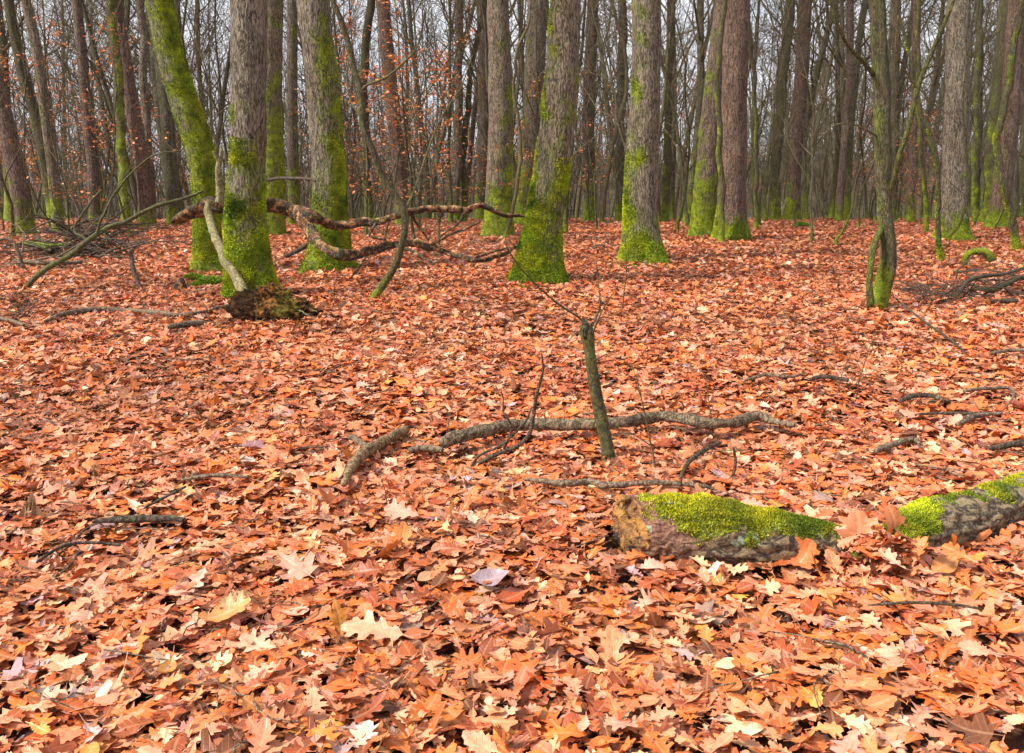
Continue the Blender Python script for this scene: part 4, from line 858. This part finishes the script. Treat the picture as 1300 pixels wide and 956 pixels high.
# mossy hoop
stick('mossy_root', [(1226, 343, 6, 0), (1224, 332, 7, 0), (1229, 322, 8, 0), (1240, 318, 9, 0), (1251, 321, 10, 0), (1258, 330, 11, 0)], 'small arch of bright green mossy wood at the right near the stout oak', 'root', None, bark('mossy_arch_wood', (.2, .3, .02), (.1, .16, .01), (.25, .33, .03), .0), Y=G(1240, 342)[1], moss=1.1)
# moss cushions near the leaning trunk
def cushion(u, v, r, label):
    g = G(u, v); rg = np.random.default_rng(int(u)); n = 3500
    a = Acc(); th = rg.uniform(0, 2*pi, n); ph = np.arccos(rg.uniform(0, 1, n)); d = np.stack([np.sin(ph)*np.cos(th), np.sin(ph)*np.sin(th), np.cos(ph)], 1)
    rr = r*(1+.7*(fbm(d*2.2+u, 2, 3)-.5)); p = d*rr[:, None]*np.array([1.2, .9, .6]); dd = d+rg.normal(0, .5, (n, 3)); s = np.cross(dd, rg.normal(0, 1, (n, 3))); s /= np.linalg.norm(s, axis=1)[:, None]
    L = .028; T = np.stack([p-s*L*.4, p+s*L*.4, p+dd*L], 1).reshape(-1, 3); c = np.array([.20, .30, .015])*(.35+rg.random((n, 1)))
    C = np.ones((n, 3, 4)); C[..., :3] = c[:, None]; a.add(T, t=np.arange(3*n).reshape(-1, 3), col=C.reshape(-1, 4))
    S = 14; K = 7; VV = []
    for k in range(K+1):
        e = k/K*pi/2
        for j in range(S):
            q = np.array([cos(e)*cos(j*2*pi/S), cos(e)*sin(j*2*pi/S), sin(e)]); VV.append(q*r*.93*np.array([1.2, .9, .6]))
    i = np.arange(K)[:, None]*S; j = np.arange(S)[None]; kk = (j+1) % S
    a.add(VV, np.stack([i+j, i+kk, i+S+kk, i+S+j], -1).reshape(-1, 4), col=np.tile([.06, .09, .008, 1], (len(VV), 1)))
    tag(link('moss_cushion', a.mesh('moss_cushion', MOSSM, smooth=False), loc=g+[0, 0, .02]), label, 'moss', 'moss cushions on the leaves')
cushion(246, 358, .10, 'small moss cushion on the leaves left of the leaning trunk foot')
cushion(249, 367, .07, 'smallest moss cushion, nearest below the one left of the leaning trunk foot')
cushion(268, 364, .15, 'largest moss cushion, between the leaning trunk foot and the thick oak')
cushion(1018, 290, .22, 'flat moss patch on the crest beside the slim trunk with the moss collar')
# root clump
def clump():
    g = G(342, 414); g = g + np.array([0, .28, 0]); a = Acc(); S, K = 56, 34; VV = []; s = ppm(g)
    for k in range(K+1):
        e = -.35 + (pi/2+.35)*k/K
        for j in range(S):
            d = np.array([cos(e)*cos(j*2*pi/S), cos(e)*sin(j*2*pi/S), sin(e)]); VV.append(d)
    D = np.array(VV); R = 1 + .9*(fbm(D*2.6+3, 3, 31)-.5) + .5*(np.abs(fbm(D*6, 3, 33)-.5)*2-.2)
    V = D*R[:, None]*np.array([51*s, .26, 33*s]); V[:, 2] += .04 + .05*np.clip(-V[:, 0]/.4, -1, 1)
    i = np.arange(K)[:, None]*S; j = np.arange(S)[None]; kk = (j+1) % S
    m = np.clip(.36*np.clip((V[:, 0]+.12)/.2, 0, 1) + .2*(fbm(V*9, 2, 3)-.5), 0, 1)*np.clip(1-(V[:, 0]-.18)/.2, 0, 1)
    a.add(V, np.stack([i+j, i+kk, i+S+kk, i+S+j], -1).reshape(-1, 4), moss=m)
    root = link('root_clump', None, loc=g); tag(root, 'dark rotten root clump, mossy in the middle, at the foot of the thick oak', 'stump')
    k = NT('rotten_stump_wood'); v = k.n('ShaderNodeTexCoord').outputs['Object']; n1 = k.noise(v, 18, 5, .7)
    sx = k.n('ShaderNodeSeparateXYZ'); k.l(v, sx.inputs[0])
    c = k.mix(k.ramp(n1, .42, .66), (.014, .008, .004), k.mix(k.ramp(sx.outputs[0], -.25, -.05), (.075, .036, .016), (.30, .13, .035)))
    mm = k.ramp(k.math('ADD', k.attr('moss').outputs['Fac'], k.math('MULTIPLY', k.math('SUBTRACT', k.noise(v, 30, 4), .5), .8)), .25, .5)
    c = k.mix(mm, c, k.mix(k.noise(v, 70, 2), (.05, .055, .01), (.20, .18, .035))); k.l(c, k.b.inputs['Base Color']); k.b.inputs['Roughness'].default_value = .95; k.b.inputs['Specular IOR Level'].default_value = .05; k.bump(n1, 1., .05)
    link('stump', a.mesh('stump', k.m), root)
    rg = np.random.default_rng(8)
    for n_ in range(16):
        ang = rg.uniform(-.6, .5) if n_ % 2 else rg.uniform(-2.6, -.4); b = Acc(); p = np.array([cos(ang)*36*s, sin(ang)*.2, rg.uniform(.03, .2)]); d = np.array([cos(ang), sin(ang)*.8-.2, rg.uniform(-.25, .35)]); pts = [p]
        for q in range(6): d = d+rg.normal(0, .25, 3)+[0, 0, -.12]; d /= np.linalg.norm(d); p = p+d*rg.uniform(.02, .06); p[2] = max(p[2], .04); pts.append(p)
        tube(b, pts, np.linspace(.009, .003, 7), 6); link('root', b.mesh('root', ROT if n_ % 3 else PALEWOOD), root)
clump()
# small dark stump on the left
stick('tree_stub', [(229, 372, 14, 0), (229, 362, 11, 0), (230, 354, 6, 0)], 'tiny broken stub between the dark stick and the moss cushions', 'stump', None, ROT, Y=G(229, 372)[1], lump=.7)
# foreground broken sapling stump
ys = G(773, 590)[1]
def stumplet():
    px = [(774, 592, 19), (772, 575, 17), (767, 548, 16.5), (761, 520, 16), (757, 500, 15.5), (753, 475, 14.5), (750, 455, 14.5), (747, 435, 16), (745, 422, 18), (743, 412, 15)]
    pts = np.array([[*P(u, v, ys), wd*.5*ppm(P(u, v, ys))] for u, v, wd in px]); base = G(774, 590); pts[:, :3] -= base; pts[0, 2] = -.05
    q = catmull(pts, .008); root = link('broken_sapling', None, loc=base); tag(root, 'short broken off green stem with a knobbed top standing in the foreground leaves', 'stump')
    a = Acc(); tube(a, q[:, :3], q[:, 3], 28, disp=lambda Vp, th, D: 1+.22*(fbm(Vp*22, 2, 5)-.5)+.10*(fbm(Vp*60, 2, 9)-.5), moss=lambda V, D: .12+.0*V[..., 0])
    link('stem', a.mesh('stem', STEM), root)
    rg = np.random.default_rng(4); tp = q[-1, :3]
    for n_ in range(6):
        b = Acc(); d = np.array([rg.normal(0, .35), rg.normal(0, .35), 1.]); o_ = np.array([rg.normal(0, .010), rg.normal(0, .008), -.015])
        L = rg.uniform(.015, .045); tube(b, [tp+o_, tp+o_+d*L*.5, tp+o_+d*L], [.008, .006, .0012], 5); link('splinter', b.mesh('splinter', ROT if n_ % 2 else STEM), root)
    def tw(pp, w0, w1, mat=TWIG, nm='twig'):
        t = np.array([[*(P(u, v, ys+dy)-base)] for u, v, dy in pp]); t = catmull(t, .02); t += (np.stack([fbm(t*11+i*5, 2, int(pp[0][1])) for i in range(3)], 1)-.5)*.02*np.minimum(1, np.arange(len(t))/4)[:, None]
        b = Acc(); tube(b, t, np.linspace(w0, w1, len(t))*.5*ppm(P(750, 420, ys)), 6); link(nm, b.mesh(nm, mat), root)
    tw([(743, 412, 0), (736, 404, 0), (712, 388, -.05), (690, 370, -.1), (668, 348, -.15), (650, 325, -.2), (640, 305, -.25)], 3.2, 1.2)
    tw([(749, 418, 0), (758, 402, .05), (762, 386, .06), (760, 360, .1), (757, 330, .1)], 3.5, 1.0)
    tw([(752, 424, -.02), (762, 400, -.05), (770, 385, -.08), (783, 366, -.1), (790, 345, -.1)], 2.5, .8)
    tw([(744, 416, -.02), (728, 424, -.05), (718, 434, -.1)], 2.0, .8); tw([(753, 458, -.02), (765, 452, -.05), (780, 446, -.08)], 1.8, .7)
    b = Acc(); t = np.array([P(u, v, ys-.02)-base for u, v in [(744, 430), (745, 414), (740, 406)]]); tube(b, t, np.array([9, 7, 3])*.5*ppm(P(750, 420, ys)), 8, disp=lambda Vp, th, D: 1+.5*(vnoise(Vp*60, 2)-.5)); link('splinter', b.mesh('splinter', ROT), root)
stumplet()
# thin seedlings
def seedling(u, v, top, label, seed, lean=0, wd=3.0, dy=.0):
    rg = np.random.default_rng(seed); b = G(u, v); s = ppm(b); h = (v-top)*s*1.03; root = link('seedling', None, loc=b)
    tag(root, label, 'seedling', 'thin bare seedlings growing through the leaves')
    L = []; cfg = [dict(seg=9, wob=.07, up=.03, taper=.7), dict(n=6, start=.3, ang=.7, len=.34, rad=.6, rmin=.001, seg=4, wob=.14, up=.05, taper=.6, sh=.4)]
    d = np.array([lean, 0, 1.]); d /= np.linalg.norm(d); grow(L, np.array([0, 0, -.03]), d, h, wd*.5*s, 0, rg, cfg)
    a, c = Acc(), Acc()
    for p_, r_, l_ in L: tube(a if l_ == 0 else c, p_, r_, 6 if l_ == 0 else 4)
    link('stem', a.mesh('stem', TWIG), root); link('twigs', c.mesh('twigs', TWIG), root)
seedling(835, 607, 455, 'tallest thin bare seedling, standing behind the mossy log and right of the broken stem', 1, -.15, 3.2)
seedling(905, 560, 470, 'thin bare seedling rising by the right end of the longest fallen branch', 2, .05, 2.2)
seedling(1085, 510, 410, 'thin bare seedling in the right middle ground among the leaves', 3, -.05, 2.2)
seedling(1060, 505, 430, 'small bare seedling left of the one in the right middle ground', 4, .2, 2)
seedling(790, 395, 300, 'thin seedling between the two middle oaks', 5, .1, 2)
seedling(565, 560, 490, 'small bare seedling behind the left end of the longest fallen branch', 6, .05, 2)
seedling(495, 660, 590, 'small bare seedling in the leaves right of the short stout broken branch piece', 7, -.05, 2)
# curled dead plants
def husk(u, v, h, label, seed):
    g = G(u, v); s = ppm(g); rg = np.random.default_rng(seed); a = Acc(); n = 14
    pos = np.stack([rg.normal(0, 4*s, n), rg.normal(0, 4*s, n), rg.uniform(.15, .8, n)*h*s], 1)
    nn = rg.normal(0, 1, (n, 3))*[1, 1, .25]; nn /= np.linalg.norm(nn, axis=1)[:, None]
    V, Q = TPL_HI[3]; col = np.array([.20, .13, .08])*np.exp(rg.normal(0, .35, (n, 1)))
    hx = np.tile([0., 0, 1.], (n, 1)); ex = hx-nn*np.sum(hx*nn, 1)[:, None]; ex /= np.linalg.norm(ex, axis=1)[:, None]; ey = np.cross(nn, ex)
    sz = h*s*rg.uniform(.5, .8, n); X = (V[:, 0]-.5)[None]*sz[:, None]; Y = V[:, 1][None]*sz[:, None]*.7; Z = 5*Y**2/sz[:, None]+.4*X**2/sz[:, None]
    W = X[..., None]*ex[:, None]+Y[..., None]*ey[:, None]+Z[..., None]*nn[:, None]+pos[:, None]; m = len(V)
    C = np.ones((n, m, 4)); C[..., :3] = col[:, None]; U = np.zeros((n, m, 3)); U[..., :2] = V
    a.add(W.reshape(-1, 3), (Q[None]+(np.arange(n)*m)[:, None, None]).reshape(-1, 4), col=C.reshape(-1, 4), uv=U.reshape(-1, 3))
    tag(link('withered_plant', a.mesh('withered_plant', LEAF), loc=g), label, 'dead plant', 'withered brown plants in the leaves')
husk(40, 668, 38, 'withered drooping grey brown plant at the left edge above the thin pale twig', 1)
husk(247, 622, 26, 'withered crumpled plant left of the thin curved stick', 2)
# single leaves
O1, O2, O3, PK, MV = (.50, .15, .045), (.56, .21, .10), (.33, .09, .03), (.66, .40, .30), (.33, .25, .33)
loose_leaf(1087, 722, .21, 0, O2, (-.15, -1, .25), 1.57, 'large upright orange oak leaf standing where the mossy log dips under leaves', .10)
loose_leaf(1133, 712, .19, 2, O1, (.5, -1, .15), 1.57, 'narrow upright orange leaf right beside the large upright one on the log', .10)
loose_leaf(1017, 728, .15, 0, O1, (-.6, -.8, .5), 2.0, 'reddish orange oak leaf leaning on the front of the log below its thin part', .05)
loose_leaf(1225, 700, .14, 4, O1, (.2, -1, .4), 1.2, 'small dark orange leaf leaning on the right part of the mossy log', .05)
loose_leaf(1061, 735, .13, 2, (.56, .26, .12), (0, -.7, .7), 1.8, 'pale oak leaf tilted just left below the large upright leaf', .04)
loose_leaf(283, 808, .17, 0, (.58, .24, .07), (0, -.25, 1), .35, 'large flat tan oak leaf at the bottom left of the middle', .07)
loose_leaf(478, 832, .19, 0, (.64, .36, .22), (.1, -.5, 1), 3.0, 'large pale cream oak leaf curling at the bottom centre', .085)
loose_leaf(432, 812, .13, 4, (.46, .17, .02), (.1, -1, .3), 1.4, 'golden brown leaf standing on edge left of the bottom centre', .06)
loose_leaf(620, 762, .13, 3, (.26, .23, .30), (0, -.3, 1), .1, 'smooth bluish grey leaf lying on the litter at bottom centre', .07)
loose_leaf(375, 742, .16, 4, (.56, .30, .22), (.1, -.4, 1), 2.5, 'large pinkish maple leaf left of the bottom centre', .07)
loose_leaf(513, 672, .15, 0, (.58, .31, .23), (0, -.4, 1), 2.8, 'pale pink oak leaf in the left middle foreground above the bluish leaf', .07)
loose_leaf(1195, 742, .14, 3, (.54, .22, .06), (0, -.6, 1), .6, 'rounded tan leaf in the lower right in front of the log', .07)

# ---------------------------------------------------------------- faint air haze
def haze():
    me = bpy.data.meshes.new('haze'); z0, z1 = -9.5, 62.; X0, X1, Y0, Y1 = -620, 620, -40, 560
    v = [(x, y, z) for z in (z0, z1) for y in (Y0, Y1) for x in (X0, X1)]
    me.from_pydata(v, [], [(0, 2, 3, 1), (4, 5, 7, 6), (0, 1, 5, 4), (2, 6, 7, 3), (0, 4, 6, 2), (1, 3, 7, 5)])
    m = bpy.data.materials.new('haze'); m.use_nodes = True; t = m.node_tree; t.nodes.clear()
    pv = t.nodes.new('ShaderNodeVolumePrincipled'); pv.inputs['Density'].default_value = HAZE; pv.inputs['Color'].default_value = (.86, .9, .97, 1)
    o_ = t.nodes.new('ShaderNodeOutputMaterial'); t.links.new(pv.outputs[0], o_.inputs['Volume']); me.materials.append(m)
    tag(link('haze', me), 'faint pale haze between the far trees', 'haze', kind='stuff')
HAZE = .00018
haze()
